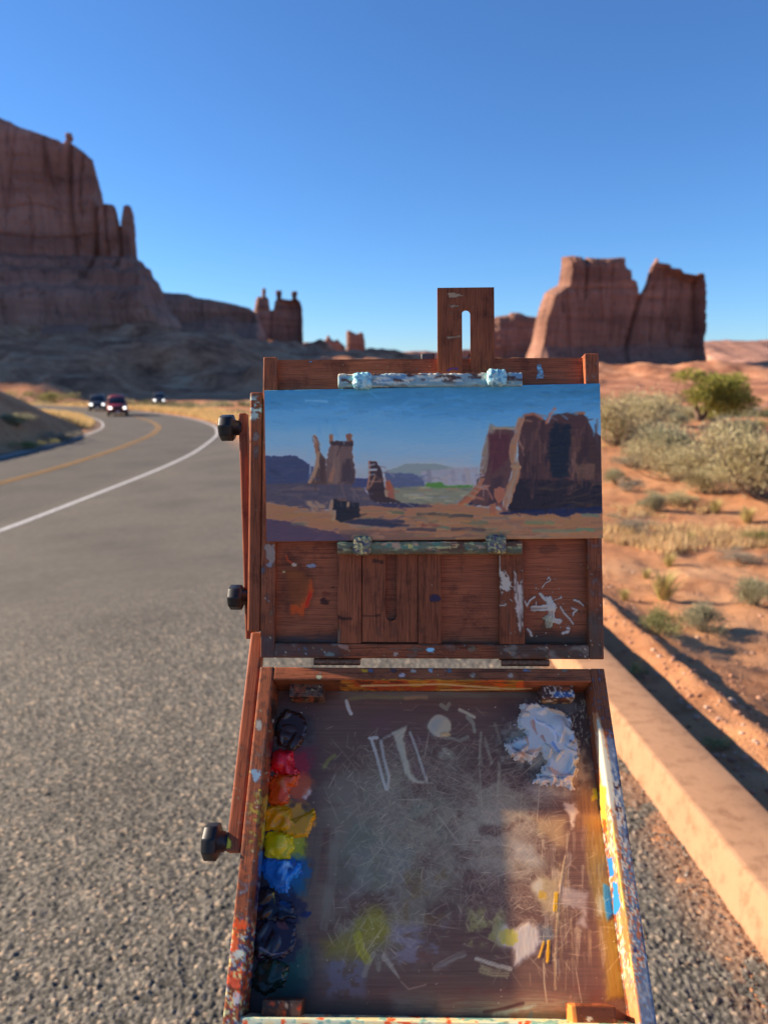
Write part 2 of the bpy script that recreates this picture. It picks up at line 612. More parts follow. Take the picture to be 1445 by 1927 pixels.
# blown sand lying against the kerb and at the pavement edge
edge = np.clip(1 - am_ / .22, 0, 1) * (fbm2(ax_ * 6, ay_ * 6, 60, 3) > .43)
edge = np.maximum(edge * .85, .8 * np.clip(1 - am_ / 1.0, 0, 1) * sstep(25, 33, ay_))[..., None] * (am_ < 1.0)[..., None]
stone = stone * (1 - edge) + np.array([.36, .20, .115]) * edge
af = grid_faces(len(ar), len(aa), True)[:, ::-1]
ok = (am_.ravel()[af] > -0.05).all(1)
av = np.stack([ax_, ay_, az_], -1).reshape(-1, 3)
used, inv = np.unique(af[ok].ravel(), return_inverse=True)
ame = mesh_np('road', av[used], inv.reshape(-1, 4))
paint_attr(ame, np.c_[stone.reshape(-1, 3)[used], np.ones(len(used))])
tag(link('road', ame, M_ASPH), kind='structure')

def line_mat(name, col):
    t = NT(name)
    n = t.noise(t.coords(), 14, 6, 0.75)
    c = t.ramp(n, [(0.34, (0.17, 0.16, 0.14)), (0.45, tuple(np.array(col) * .75)), (0.7, col)])
    return t.set(c, 0.75, 0.25)
M_WLINE = line_mat('worn_white_line', (0.62, 0.60, 0.56))
M_YLINE = line_mat('worn_yellow_line', (0.50, 0.27, 0.065))
def marking(name, off, w, mat, y0=3, y1=104):
    k = (RC[:, 1] > y0) & (RC[:, 1] < y1)
    a, b = (RC + RN * (off - w / 2))[k], (RC + RN * (off + w / 2))[k]
    z = plane((a[:, 0] + b[:, 0]) / 2, (a[:, 1] + b[:, 1]) / 2) + .012
    v = np.concatenate([np.c_[a, z], np.c_[b, z]])
    n = len(a)
    i = np.arange(n - 1)
    f = np.stack([i, i + n, i + n + 1, i + 1], -1)
    o = link(name, mesh_np(name, v, f), mat)
    tag(o, kind='structure')
    return o
marking('edge_line', 3.68, .17, M_WLINE)
marking('edge_line', -3.6, .14, M_WLINE, 12)
marking('centre_line', -.11, .10, M_YLINE)
marking('centre_line', .11, .10, M_YLINE)

def kerb_mat():
    t = NT('tan_concrete')
    a = t.noise(t.coords(), 2.2, 5, 0.6)
    b = t.noise(t.coords((10, 150, 10)), 1.0, 3, 0.6)       # brushed finish across the kerb
    c = t.noise(t.coords(), 160, 3, 0.6)
    d = t.noise(t.coords((1, 1, 1)), 11, 6, 0.7)
    col = t.ramp(a, [(0.3, (0.39, 0.215, 0.118)), (0.7, (0.455, 0.258, 0.145))])
    col = t.mix(1.0, col, t.ramp(d, [(0.34, (0.72, 0.68, 0.66)), (0.5, (1, 1, 1)), (0.7, (1.06, 1.05, 1.03))]), 'MULTIPLY')
    col = t.mix(1.0, col, t.ramp(c, [(0.25, (0.7, 0.68, 0.66)), (0.42, (1, 1, 1))]), 'MULTIPLY')
    t.bump(t.mixf(0.9, b, c), 0.3, 0.0012)
    return t.set(col, 0.9, 0.15)
ky = np.concatenate([np.linspace(-12, 1, 30), np.linspace(1.01, 9, 900), np.linspace(9.1, 30, 120)])
kx = x_right(ky)
prof = [(-.004, -.14), (.000, .0), (.008, .035), (.026, .128), (.029, .146), (.034, .158), (.042, .165), (.056, .1675), (.20, .168), (.298, .1675), (.306, .165), (.310, .158), (.311, .11), (.311, -.14)]
kv = []
for px_, pz_ in prof:
    j = (fbm2(ky * 9, np.full_like(ky, px_ * 40), 70, 4) - .5) * .0022
    ji = (fbm2(ky * 30, np.full_like(ky, px_ * 90), 71, 3) - .5) * .0012
    jt = np.exp(-((np.mod(ky - .55, 3.05) - 1.5) / .006) ** 2) * .007          # casting joints
    kv.append(np.stack([kx + px_ + j + ji + (jt if px_ < .1 else -jt * (px_ > .29)), ky, plane(kx, ky) + pz_ + (j * .6 if pz_ > 0 else 0) - (jt if pz_ > .13 else 0)], -1))
kv = np.stack(kv, 0)
kme = mesh_np('kerb', kv.reshape(-1, 3), grid_faces(len(prof), len(ky))[:, ::-1])
tag(link('kerb', kme, kerb_mat()), kind='structure')

# ------------------------------------------------------------------ sandstone formations
def rock_mat(name, tint=1.0):
    t = NT(name)
    g = t.n('ShaderNodeNewGeometry')
    def mp(sc):
        m = t.n('ShaderNodeMapping')
        m.inputs['Scale'].default_value = sc
        t.l(g.outputs['Position'], m.inputs['Vector'])
        return m.outputs[0]
    big = t.noise(mp((.02, .02, .02)), 1.0, 4, 0.6)
    band = t.noise(mp((.006, .006, .07)), 1.0, 5, 0.6, 0.8)
    streak = t.noise(mp((.16, .16, .012)), 1.0, 5, 0.65, 0.4)
    fine = t.noise(mp((.7, .7, .5)), 1.0, 5, 0.65)
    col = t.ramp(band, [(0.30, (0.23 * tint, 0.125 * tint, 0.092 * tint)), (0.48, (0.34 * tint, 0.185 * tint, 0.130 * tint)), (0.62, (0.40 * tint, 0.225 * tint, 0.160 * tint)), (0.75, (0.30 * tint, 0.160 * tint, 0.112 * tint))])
    col = t.mix(1.0, col, t.ramp(streak, [(0.28, (0.62, 0.6, 0.62)), (0.46, (0.95, 0.95, 0.96)), (0.75, (1.18, 1.18, 1.2))]), 'MULTIPLY')
    col = t.mix(1.0, col, t.ramp(big, [(0.3, (0.8, 0.78, 0.78)), (0.7, (1.15, 1.12, 1.1))]), 'MULTIPLY')
    crk = t.noise(mp((.35, .35, .05)), 1.0, 6, 0.75, 0.6)
    col = t.mix(1.0, col, t.ramp(crk, [(0.32, (0.32, 0.30, 0.32)), (0.46, (1, 1, 1))]), 'MULTIPLY')
    t.bump(t.mixf(0.5, crk, fine), 1.0, 3.0)
    return t.set(col, 0.95, 0.08)
M_ROCK = rock_mat('red_sandstone')
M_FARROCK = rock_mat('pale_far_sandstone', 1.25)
M_TOWER = rock_mat('warm_sandstone', 1.02)
M_MESA = rock_mat('lightened_sandstone', 1.3)  # red sandstone made lighter, in place of haze and for shaded faces

def formation(name, Y, pts, T, R, cell_px, label, cracks=(), ledge=None, bottom=720, mat=None, noise_amp=1.0, seed=0, group=None, skew=.3):
    """free-standing rock: outline in metres at its own distance, rounded into a body T metres deep each way.
    ledge: list of (height m, metres the front steps out below it)"""
    pts = np.array(pts, float)
    P3 = at(pts[:, 0], pts[:, 1], Y)
    out = P3[:, [0, 2]]
    cell = cell_px * Y / F
    zb = at(722, bottom, Y)[2] if bottom is not None else out[:, 1].min()
    sc = Y / F
    def wob(P):
        k = sc
        return (fbm2(P[:, 0] / (9 * k), P[:, 1] / (9 * k), 90 + seed, 3) - .5) * 2.4 * k * noise_amp
    base = lambda P: poly_sdf(out, P)
    sd = lambda P: base(P) + wob(P)
    P, f, be = region_grid(sd, out[:, 0].min(), out[:, 0].max(), out[:, 1].min(), out[:, 1].max(), cell)
    # distance to the outline without its bottom edge, so that the foot stays thick
    low = out.copy()
    lowmask = low[:, 1] < out[:, 1].min() + 2 * cell
    low[lowmask, 1] -= 3 * R
    d = np.maximum(poly_sdf(low, P) + wob(P), 0)
    edge_d = np.maximum(sd(P), 0)
    k = np.clip(d / R, 0, 1)
    t = T * np.maximum(1 - (1 - k) ** 3.2, 0) ** (1 / 2.6)
    x, z = P[:, 0], P[:, 1]
    amp = 2.2 * sc * noise_amp
    inner = sstep(0, 3 * cell, d)
    turn = (x - x.mean()) * skew * k                      # the broad face is turned a little to the right
    flute = -np.abs(fbm2(x / (22 * sc), z / (260 * sc), 100 + seed, 4) - .5) * 5 * amp - turn
    rough = (fbm2(x / (9 * sc), z / (7 * sc), 110 + seed, 5) - .5) * 1.7 * amp
    bands = (fbm2(x / (200 * sc), z / (7 * sc), 120 + seed, 3) - .5) * 1.2 * amp
    front = .22 * t + (flute + rough + bands) * inner
    for pl, w, dep in cracks:
        q = at(np.array(pl, float)[:, 0], np.array(pl, float)[:, 1], Y)[:, [0, 2]]
        dd = np.full(len(P), 1e9)
        for a, b in zip(q[:-1], q[1:]):
            dd = np.minimum(dd, seg_dist(P, a, b)[0])
        front = front - dep * np.exp(-(dd / (w * sc)) ** 2) * inner
    front = np.maximum(front, -0.9 * t)
    if ledge:
        hz = np.array([l[0] for l in ledge][::-1]); st = np.array([l[1] for l in ledge][::-1])
        front = front + np.interp(z + (fbm2(x / (60 * sc), z / (90 * sc), 130, 3) - .5) * 22 * sc, hz, st) * inner
    back = 1.78 * t + ((fbm2(x / (16 * sc), z / (150 * sc), 140 + seed, 4) - .5) * 9 * amp) * inner
    back = np.minimum(back, 3.2 * edge_d)
    n = len(P)
    Yc = Y + .2 * T
    v = np.concatenate([np.c_[x, Yc - front, z], np.c_[x, Yc + back, z]])
    fs = [f, f[:, ::-1] + n, np.stack([be[:, 1], be[:, 0], be[:, 0] + n, be[:, 1] + n], -1)]
    o = link(name, mesh_np(name, v, np.concatenate(fs)), mat or M_ROCK)
    tag(o, label, 'rock formation', group)
    return o

def zpx(py, Y): return float(at(722, py, Y)[2])
MY = 330.0
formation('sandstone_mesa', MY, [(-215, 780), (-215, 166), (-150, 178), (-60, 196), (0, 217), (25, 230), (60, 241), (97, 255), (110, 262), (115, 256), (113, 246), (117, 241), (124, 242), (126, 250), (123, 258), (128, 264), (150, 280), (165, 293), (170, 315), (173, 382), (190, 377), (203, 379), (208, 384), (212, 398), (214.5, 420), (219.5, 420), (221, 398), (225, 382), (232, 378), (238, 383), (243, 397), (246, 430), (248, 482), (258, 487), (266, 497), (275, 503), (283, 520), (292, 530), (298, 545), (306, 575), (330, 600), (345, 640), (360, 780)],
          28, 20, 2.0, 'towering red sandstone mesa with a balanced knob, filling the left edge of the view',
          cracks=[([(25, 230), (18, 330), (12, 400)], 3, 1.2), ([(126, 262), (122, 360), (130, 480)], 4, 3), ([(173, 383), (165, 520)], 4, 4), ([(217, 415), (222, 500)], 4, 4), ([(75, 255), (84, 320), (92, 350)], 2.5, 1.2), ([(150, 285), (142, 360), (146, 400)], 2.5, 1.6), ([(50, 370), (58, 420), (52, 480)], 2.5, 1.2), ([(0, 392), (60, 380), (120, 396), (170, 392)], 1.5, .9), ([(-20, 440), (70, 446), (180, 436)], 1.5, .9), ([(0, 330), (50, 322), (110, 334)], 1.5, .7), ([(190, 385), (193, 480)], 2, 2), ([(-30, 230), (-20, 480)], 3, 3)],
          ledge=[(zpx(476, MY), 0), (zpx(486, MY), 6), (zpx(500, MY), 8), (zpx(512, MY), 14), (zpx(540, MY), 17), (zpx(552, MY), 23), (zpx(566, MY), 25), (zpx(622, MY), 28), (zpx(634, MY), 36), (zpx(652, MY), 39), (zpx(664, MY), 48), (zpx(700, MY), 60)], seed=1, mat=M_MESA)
formation('sandstone_wall', 620.0, [(215, 720), (240, 538), (290, 545), (310, 548), (350, 551), (362, 557), (395, 562), (430, 569), (464, 577), (482, 590), (500, 640), (512, 720)],
          40, 22, 2.6, 'long low sandstone wall sloping down from the big mesa towards the three spires', ledge=[(zpx(600, 620), 0), (zpx(640, 620), 22)], seed=2, mat=M_MESA)
formation('three_headed_tower', 800.0, [(408, 720), (444, 642), (458, 626), (467.5, 612), (477, 585), (481, 558.5), (487, 556), (492, 557), (491, 549), (492.7, 541.6), (497.6, 541.6), (499.5, 548), (499, 556), (504, 561), (507, 582.7), (513.6, 582.7), (516.5, 566), (519.5, 561), (518.0, 551), (518.4, 545), (529, 545), (529.5, 552), (528, 561), (542.6, 563), (549, 562), (547, 552), (548.5, 546.4), (558, 546.4), (559, 552), (557, 559.5), (564.4, 566), (568, 580), (569, 602), (569.5, 643), (576, 720)],
          20, 5, 1.3, 'sandstone tower topped by three head-shaped knobs, left of the easel', cracks=[([(510, 583), (507, 640)], 2.5, 2.5), ([(541, 564), (540, 640)], 2, 1.2)], seed=3, noise_amp=.7)
formation('spired_ridge', 1500.0, [(560, 730), (566, 645), (572, 643), (601, 644), (612, 639), (616, 630), (618, 629), (620, 634), (622.6, 638), (628, 641), (635, 637), (638, 642), (649, 651), (660, 730)],
          35, 30, 1.2, 'small jagged ridge with one sharp spire between the three heads and the lone pillar', seed=4, noise_amp=.5, bottom=730)
formation('lone_pillar', 1100.0, [(642, 720), (648, 673), (651.7, 648.7), (651, 627), (653, 621), (658, 621.5), (663, 624.5), (670, 628), (679, 624), (683, 626.4), (686.6, 641.5), (688, 673), (694, 720)],
          22, 14, 1.1, 'squat lone rock pillar with a notched top just left of the easel top', seed=5, noise_amp=.5)
formation('distant_mesa', 900.0, [(860, 720), (895, 640), (915, 602), (935, 595), (958, 591), (965, 586.5), (980, 587), (994, 593), (1010, 595), (1040, 597), (1060, 720)],
          45, 30, 2.0, 'rounded dark mesa between the slotted easel mast and the twin-topped tower', seed=6)
formation('twin_topped_tower', 600.0, [(970, 730), (992, 672), (1004.7, 638.7), (1010, 604), (1018.6, 576), (1027, 551), (1040, 541), (1053.6, 534), (1058.8, 509), (1060.6, 481), (1080, 478.5), (1097, 481), (1100.5, 486), (1104, 486), (1106, 482), (1136, 483.5), (1179.4, 482), (1182, 500.7), (1191.7, 506), (1193.4, 521.7), (1201.5, 527), (1206.3, 549.6), (1211, 549.6), (1219.6, 534), (1228.4, 502.4), (1233, 494), (1237, 489), (1238.5, 484), (1242, 484), (1244, 491), (1265, 493.7), (1268, 502.4), (1284, 501.7), (1293, 511), (1315.7, 514.7), (1322, 511.5), (1329.7, 512), (1334, 541), (1334, 617.8), (1330, 645.7), (1332, 684), (1342, 730)],
          34, 6, 1.7, 'massive red sandstone tower with a split flat top rising right of the easel', cracks=[([(1209, 549), (1197, 590), (1183, 640), (1172, 680)], 4, 6), ([(1102, 485), (1098, 560)], 2.5, 4), ([(1318, 515), (1322, 640)], 2, 3), ([(1150, 500), (1146, 640)], 3, 2), ([(1060, 550), (1066, 660)], 3, 2), ([(1258, 520), (1262, 640)], 3, 2.5), ([(1125, 490), (1130, 600)], 2, 1.5), ([(1290, 515), (1286, 620)], 2, 2), ([(1075, 490), (1080, 560)], 2, 1.5), ([(1062, 545), (1200, 541)], 1.5, 1.5), ([(1222, 560), (1330, 566)], 1.5, 1.2), ([(1235, 500), (1226, 640)], 2, 2)],
          ledge=[(zpx(650, 600), 0), (zpx(668, 600), 6), (zpx(690, 600), 16)], seed=7, mat=M_TOWER, skew=.2)
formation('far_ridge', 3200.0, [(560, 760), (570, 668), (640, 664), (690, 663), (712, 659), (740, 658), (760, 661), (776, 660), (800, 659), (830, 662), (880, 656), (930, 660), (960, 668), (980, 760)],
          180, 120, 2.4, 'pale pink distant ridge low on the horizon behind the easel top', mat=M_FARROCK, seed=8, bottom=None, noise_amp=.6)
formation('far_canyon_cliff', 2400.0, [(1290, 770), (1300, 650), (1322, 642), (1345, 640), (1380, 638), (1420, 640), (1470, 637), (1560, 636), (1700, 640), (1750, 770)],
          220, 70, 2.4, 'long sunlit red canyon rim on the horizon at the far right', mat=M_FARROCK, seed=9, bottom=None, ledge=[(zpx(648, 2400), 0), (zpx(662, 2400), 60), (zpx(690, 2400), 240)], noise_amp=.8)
for k, (pts, yy, lab) in enumerate([
        ([(1355, 735), (1362, 705), (1372, 692), (1385, 684), (1398, 688), (1408, 700), (1414, 735)], 800.0, 'rounded red rock knob on the plain below the sunlit rim, left of another'),
        ([(1395, 735), (1404, 702), (1416, 688), (1430, 681), (1446, 682), (1462, 690), (1475, 735)], 760.0, 'rounded red rock knob on the plain at the right picture edge')]):
    formation('rock_knob', yy, pts, 14, 9, 1.3, lab, seed=10 + k, noise_amp=.7, group='rock knobs on the far plain', bottom=735)

# the tableland behind and left of the big mesa, unseen, added to shade the slopes
def shade_tableland():
    plan = np.array([(-345, 205), (-322, 260), (-330, 345), (-230, 374), (-330, 820), (-800, 820), (-800, 205)], float)
    t = np.concatenate([[0], np.cumsum(np.linalg.norm(np.diff(np.vstack([plan, plan[:1]]), axis=0), axis=1))])
    tt = np.linspace(0, t[-1], 420, endpoint=False)
    pp = np.vstack([plan, plan[:1]])
    q = np.stack([np.interp(tt, t, pp[:, k]) for k in (0, 1)], -1)
    ctr = np.array([-520, 420])
    rows = []
    for z, s in [(-6, 1.10), (14, 1.03), (24, 1.0), (105, .985), (148, .97), (160, .955), (164, .6), (164, .05)]:
        w = (fbm2(tt / 14, np.full_like(tt, z / 40), 150, 4) - .5) * 14 * (1 if s > .9 else 0)
        d = (q - ctr)
        p = ctr + d * s + d / np.linalg.norm(d, axis=1, keepdims=True) * w[:, None]
        rows.append(np.c_[p, z + (fbm2(tt / 30, np.full_like(tt, 3.0), 151, 3) - .5) * (14 if z > 70 else 2)])
    o = link('shade_tableland', mesh_np('shade_tableland', np.concatenate(rows), grid_faces(len(rows), 420, True)[:, ::-1]), M_ROCK)
    tag(o, kind='structure')
shade_tableland()

# ------------------------------------------------------------------ pochade box: frames of reference
_rz, _ry = 0.0011, -0.0300
def _rot(axis, a):
    c, s = math.cos(a), math.sin(a)
    return np.array({'x': [[1, 0, 0], [0, c, -s], [0, s, c]], 'y': [[c, 0, s], [0, 1, 0], [-s, 0, c]], 'z': [[c, -s, 0], [s, c, 0], [0, 0, 1]]}[axis])
_R = _rot('z', _rz) @ _rot('y', _ry)
_ex = _R @ [1, 0, 0]
_up = _R @ _rot('x', -0.0590) @ [0, 1, 0]
_dn = _R @ _rot('x', -0.5369) @ [0, -1, 0]
HINGE = EYE + cam2world([0.0449, -0.1407, -0.68])
class Frame:
    def __init__(s, o, ex, ey):
        s.o, s.x, s.y = o, cam2world(ex), cam2world(ey)
        s.z = np.cross(s.x, s.y)
        s.M = Matrix([(*[v[k] for v in (s.x, s.y, s.z)], s.o[k]) for k in range(3)] + [(0, 0, 0, 1)])
    def w(s, P):
        P = np.asarray(P, float)
        return s.o + P[..., :1] * s.x + P[..., 1:2] * s.y + P[..., 2:3] * s.z
    def uv(s, px, py, h=0.0):
        """photo pixel -> local x, y on the plane at height h above the frame's face"""
        d = ray(px, py)
        o = s.o + s.z * h
        t = ((o - EYE) @ s.z) / (d @ s.z)
        q = EYE + d * t - s.o
        return float(q @ s.x), float(q @ s.y)
LID = Frame(HINGE, _ex, _up)
TRAY = Frame(HINGE + cam2world(_dn) * .0084, _ex, -_dn)
WL2, HL, WT2 = .1645, .295, .1634      # half widths and lid height

box = empty('pochade_box', tuple(HINGE))
tag(box, 'paint-stained wooden pochade box easel with its lid open and palette tray below', 'easel')

# ------------------------------------------------------------------ painting on point colours
PIG = np.array([2.9, 2.25, 1.4])        # pigment strength: pixel values read in the shade -> base colours
class Canvas:
    """colours over a set of points, laid down in photo pixel units"""
    def __init__(s, W, base=None):
        s.X, s.Y = project(W)
        n = len(s.X)
        s.c = np.zeros((n, 3)) if base is None else np.tile(np.array(base, float), (n, 1))
        s.a = np.zeros(n) if base is None else np.ones(n)
        s.h = np.zeros(n)
        s.pig = PIG
        s.blur = 1.0
    def win(s, x0, y0, x1, y1):
        return np.nonzero((s.X > x0) & (s.X < x1) & (s.Y > y0) & (s.Y < y1))[0]
    def put(s, i, m, col, h=0.0):
        m = np.clip(m, 0, 1)
        col = np.asarray(col, float)
        s.c[i] = s.c[i] * (1 - m[:, None]) + col * m[:, None]
        s.a[i] = s.a[i] + (1 - s.a[i]) * m
        if np.ndim(h) or h: s.h[i] += m * h
    def poly(s, pts, col, alpha=1.0, soft=1.0, rag=0.0, rs=6.0, seed=0, h=0.0, streak=0.0, sdir=0.0):
        p = np.array(pts, float)
        soft = soft * s.blur
        g = soft + rag + 2
        i = s.win(p[:, 0].min() - g, p[:, 1].min() - g, p[:, 0].max() + g, p[:, 1].max() + g)
        if not len(i): return
        P = np.stack([s.X[i], s.Y[i]], -1)
        d = poly_sdf(p, P)
        if rag: d = d + (fbm2(P[:, 0] / rs, P[:, 1] / rs, seed, 3) - .5) * 2 * rag
        m = sstep(-soft, soft, d) * alpha
        if streak:
            u = P[:, 0] * math.cos(sdir) + P[:, 1] * math.sin(sdir)
            w = -P[:, 0] * math.sin(sdir) + P[:, 1] * math.cos(sdir)
            m = m * (1 - streak + streak * sstep(.25, .65, fbm2(u / 28, w / 1.7, seed + 5, 2)))
        s.put(i, m, col, h)
    def stroke(s, pts, w, col, alpha=1.0, bristle=0.5, seed=0, h=0.0, w1=None, br=1.6):
        p = np.array(pts, float)
        w1 = w if w1 is None else w1
        g = max(w, w1) + 2
        i = s.win(p[:, 0].min() - g, p[:, 1].min() - g, p[:, 0].max() + g, p[:, 1].max() + g)
        if not len(i): return
        P = np.stack([s.X[i], s.Y[i]], -1)
        L = np.concatenate([[0], np.cumsum(np.linalg.norm(np.diff(p, axis=0), axis=1))])
        best, tt, side = np.full(len(i), 1e9), np.zeros(len(i)), np.zeros(len(i))
        for k in range(len(p) - 1):
            d, t = seg_dist(P, p[k], p[k + 1])
            ab = p[k + 1] - p[k]
            sd = ((P[:, 0] - p[k, 0]) * ab[1] - (P[:, 1] - p[k, 1]) * ab[0]) / max(np.linalg.norm(ab), 1e-6)
            mk = d < best
            best, tt, side = np.where(mk, d, best), np.where(mk, L[k] + t * (L[k + 1] - L[k]), tt), np.where(mk, sd, side)
        q = tt / max(L[-1], 1e-6)
        ww = w + (w1 - w) * q
        e = (fbm2(tt / 11, side / 3 + 31, seed, 2) - .5) * .6 * ww
        m = sstep(-.8 * s.blur, .8 * s.blur, ww - best + e) * alpha
        nb = fbm2(tt / 30 + 3, side / br + seed, seed + 3, 2)
        bristle = bristle * min(1.0, max(w, w1) / 6)
        if bristle: m = m * (1 - bristle + bristle * sstep(.28, .6, nb))
        s.put(i, m, col, h * (.4 + 1.2 * nb) if h else 0.0)
    def blot(s, x, y, rx, ry, col, alpha=1.0, rag=.35, rs=None, seed=0, soft=.15, h=0.0, ang=0.0):
        g = 1.5 * max(rx, ry) + 2
        i = s.win(x - g, y - g, x + g, y + g)
        if not len(i): return
        dx, dy = s.X[i] - x, s.Y[i] - y
        ca, sa = math.cos(ang), math.sin(ang)
        u, v = (dx * ca + dy * sa) / rx, (-dx * sa + dy * ca) / ry
        rs = rs or max(2.0, .45 * (rx + ry) / 2)
        d = np.hypot(u, v) + (fbm2(s.X[i] / rs, s.Y[i] / rs, seed, 3) - .5) * 2 * rag
        s.put(i, sstep(1 + soft, 1 - soft, d) * alpha, col, h)
    def specks(s, n, box, r, cols, alpha=1.0, seed=0, stretch=1.8, h=0.0):
        g = np.random.default_rng(seed)
        for k in range(n):
            x, y = g.uniform(box[0], box[2]), g.uniform(box[1], box[3])
            rr_ = r[0] + (r[1] - r[0]) * g.random() ** 2.2
            s.blot(x, y, rr_ * g.uniform(1, stretch), rr_, cols[g.integers(len(cols))], alpha * g.uniform(.55, 1), .4, None, int(g.integers(1e6)), .25, h, g.uniform(0, 3.14))
    def wash(s, col, alpha, scale, lo, hi, seed=0, sx=1.0, box=None):
        """cloudy thin layer"""
        i = np.arange(len(s.X)) if box is None else s.win(*box)
        n = fbm2(s.X[i] / (scale * sx), s.Y[i] / scale, seed, 4)
        m = sstep(lo, hi, n) * alpha
        if box is not None:
            fx = np.minimum(s.X[i] - box[0], box[2] - s.X[i]) / (.25 * (box[2] - box[0]))
            fy = np.minimum(s.Y[i] - box[1], box[3] - s.Y[i]) / (.25 * (box[3] - box[1]))
            m = m * sstep(0, 1, np.minimum(fx, fy))
        s.put(i, m, col)
    def rgba(s, gain=1.0):
        q = lin(np.clip(s.c, 0, 1)) * s.pig * gain
        q = q * np.minimum(1, .86 / np.maximum(q.max(1, keepdims=True), 1e-6))
        return np.c_[q, s.a]

def zoomer(x0, y0, k):
    return lambda *pts: [(x0 + u / k, y0 + v / k) for u, v in pts]
PAL = [c255(120, 160, 195), c255(215, 215, 210), c255(60, 90, 140), c255(170, 120, 60), c255(150, 70, 45), c255(190, 185, 160), c255(40, 40, 60), c255(110, 125, 115)]

def add_part(name, frame, v, f, mat, cv=None, parent=None, gain=1.0, smooth=True):
    me = mesh_np(name, v, f, smooth)
    if cv is not None:
        paint_attr(me, cv.rgba(gain))
    o = link(name, me, mat, parent or box, frame.M, HINGE)
    if parent is not None:
        o.matrix_parent_inverse = frame.M.inverted()
    return o

def rail(name, frame, x0, x1, y0, y1, z0, z1, mat, r=.0012, cell=.0014, fn=None, parent=None, jit=0.0):
    v, f = round_box(x0, x1, y0, y1, z0, z1, r, cell)
    cv = Canvas(frame.w(v))
    if fn: fn(cv)
    o = add_part(name, frame, v, f, mat, cv, parent)
    return o

GRIME = c255(52, 50, 56)
# ---- lid
def f_left_rail(c):
    z = zoomer(480, 1010, 4.25)
    c.poly(z((70, 60), (160, 60), (165, 190), (130, 225), (95, 180)), c255(150, 150, 160), .75, 1, 3, 5, 1)
    c.blot(507, 1063, 7, 4, c255(110, 135, 175), .8, .4, seed=3)
    c.blot(495, 1073, 4, 8, c255(70, 95, 130), .7, .5, seed=4)
    c.blot(503, 1125, 6, 8, c255(120, 115, 125), .5, .5, seed=5)
    c.blot(509, 1154, 6, 5, c255(105, 115, 100), .55, .5, seed=6)
    c.wash(c255(125, 115, 125), .35, 14, .5, .75, 7)
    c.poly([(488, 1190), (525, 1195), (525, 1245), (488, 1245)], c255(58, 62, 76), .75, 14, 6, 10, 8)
    c.specks(60, (490, 670, 525, 1240), (.5, 1.5), PAL, .8, 9)
rail('side_rail', LID, -WL2, -WL2 + .0138, 0, HL, -.022, 0, M_WY, fn=f_left_rail)
def f_right_rail(c):
    c.wash(c255(125, 130, 150), .55, 13, .45, .7, 11, 1, (1096, 660, 1140, 1250))
    c.wash(c255(190, 195, 205), .5, 6, .6, .75, 12, 1, (1096, 665, 1140, 740))
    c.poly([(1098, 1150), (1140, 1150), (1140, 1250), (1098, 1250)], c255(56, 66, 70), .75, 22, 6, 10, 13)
    c.specks(90, (1098, 665, 1136, 1240), (.5, 1.8), PAL + [c255(205, 215, 230)], .85, 14)
rail('side_rail', LID, WL2 - .0138, WL2, 0, HL + .0012, -.022, 0, M_WY, fn=f_right_rail)
def f_bottom(c):
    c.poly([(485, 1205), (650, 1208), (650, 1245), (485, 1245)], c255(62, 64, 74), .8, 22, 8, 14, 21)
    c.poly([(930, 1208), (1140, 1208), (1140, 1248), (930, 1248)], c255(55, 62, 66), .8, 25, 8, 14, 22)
    c.wash(c255(130, 130, 140), .5, 11, .52, .7, 23, 2.2)
    c.blot(810, 1223, 8, 4.6, c255(110, 165, 215), 1, .2, seed=24, h=.0004)
    c.poly([(635, 1213), (657, 1213), (655, 1224), (640, 1219)], c255(150, 125, 125), .7, 1, 2, 5, 25)
    c.blot(620, 1232, 9, 4, c255(85, 110, 125), .8, .4, seed=26)
    c.blot(745, 1232, 5, 4, c255(195, 190, 200), .7, .6, seed=27)
    c.blot(888, 1222, 9, 6, c255(135, 140, 135), .6, .5, seed=28)
    c.blot(783, 1222, 16, 5, c255(105, 110, 115), .6, .5, seed=29)
    c.specks(150, (492, 1212, 1132, 1240), (.5, 1.7), PAL, .8, 30)
rail('bottom_rail', LID, -WL2 + .0138, WL2 - .0138, 0, .0138, -.022, -.0003, M_WX, fn=f_bottom)

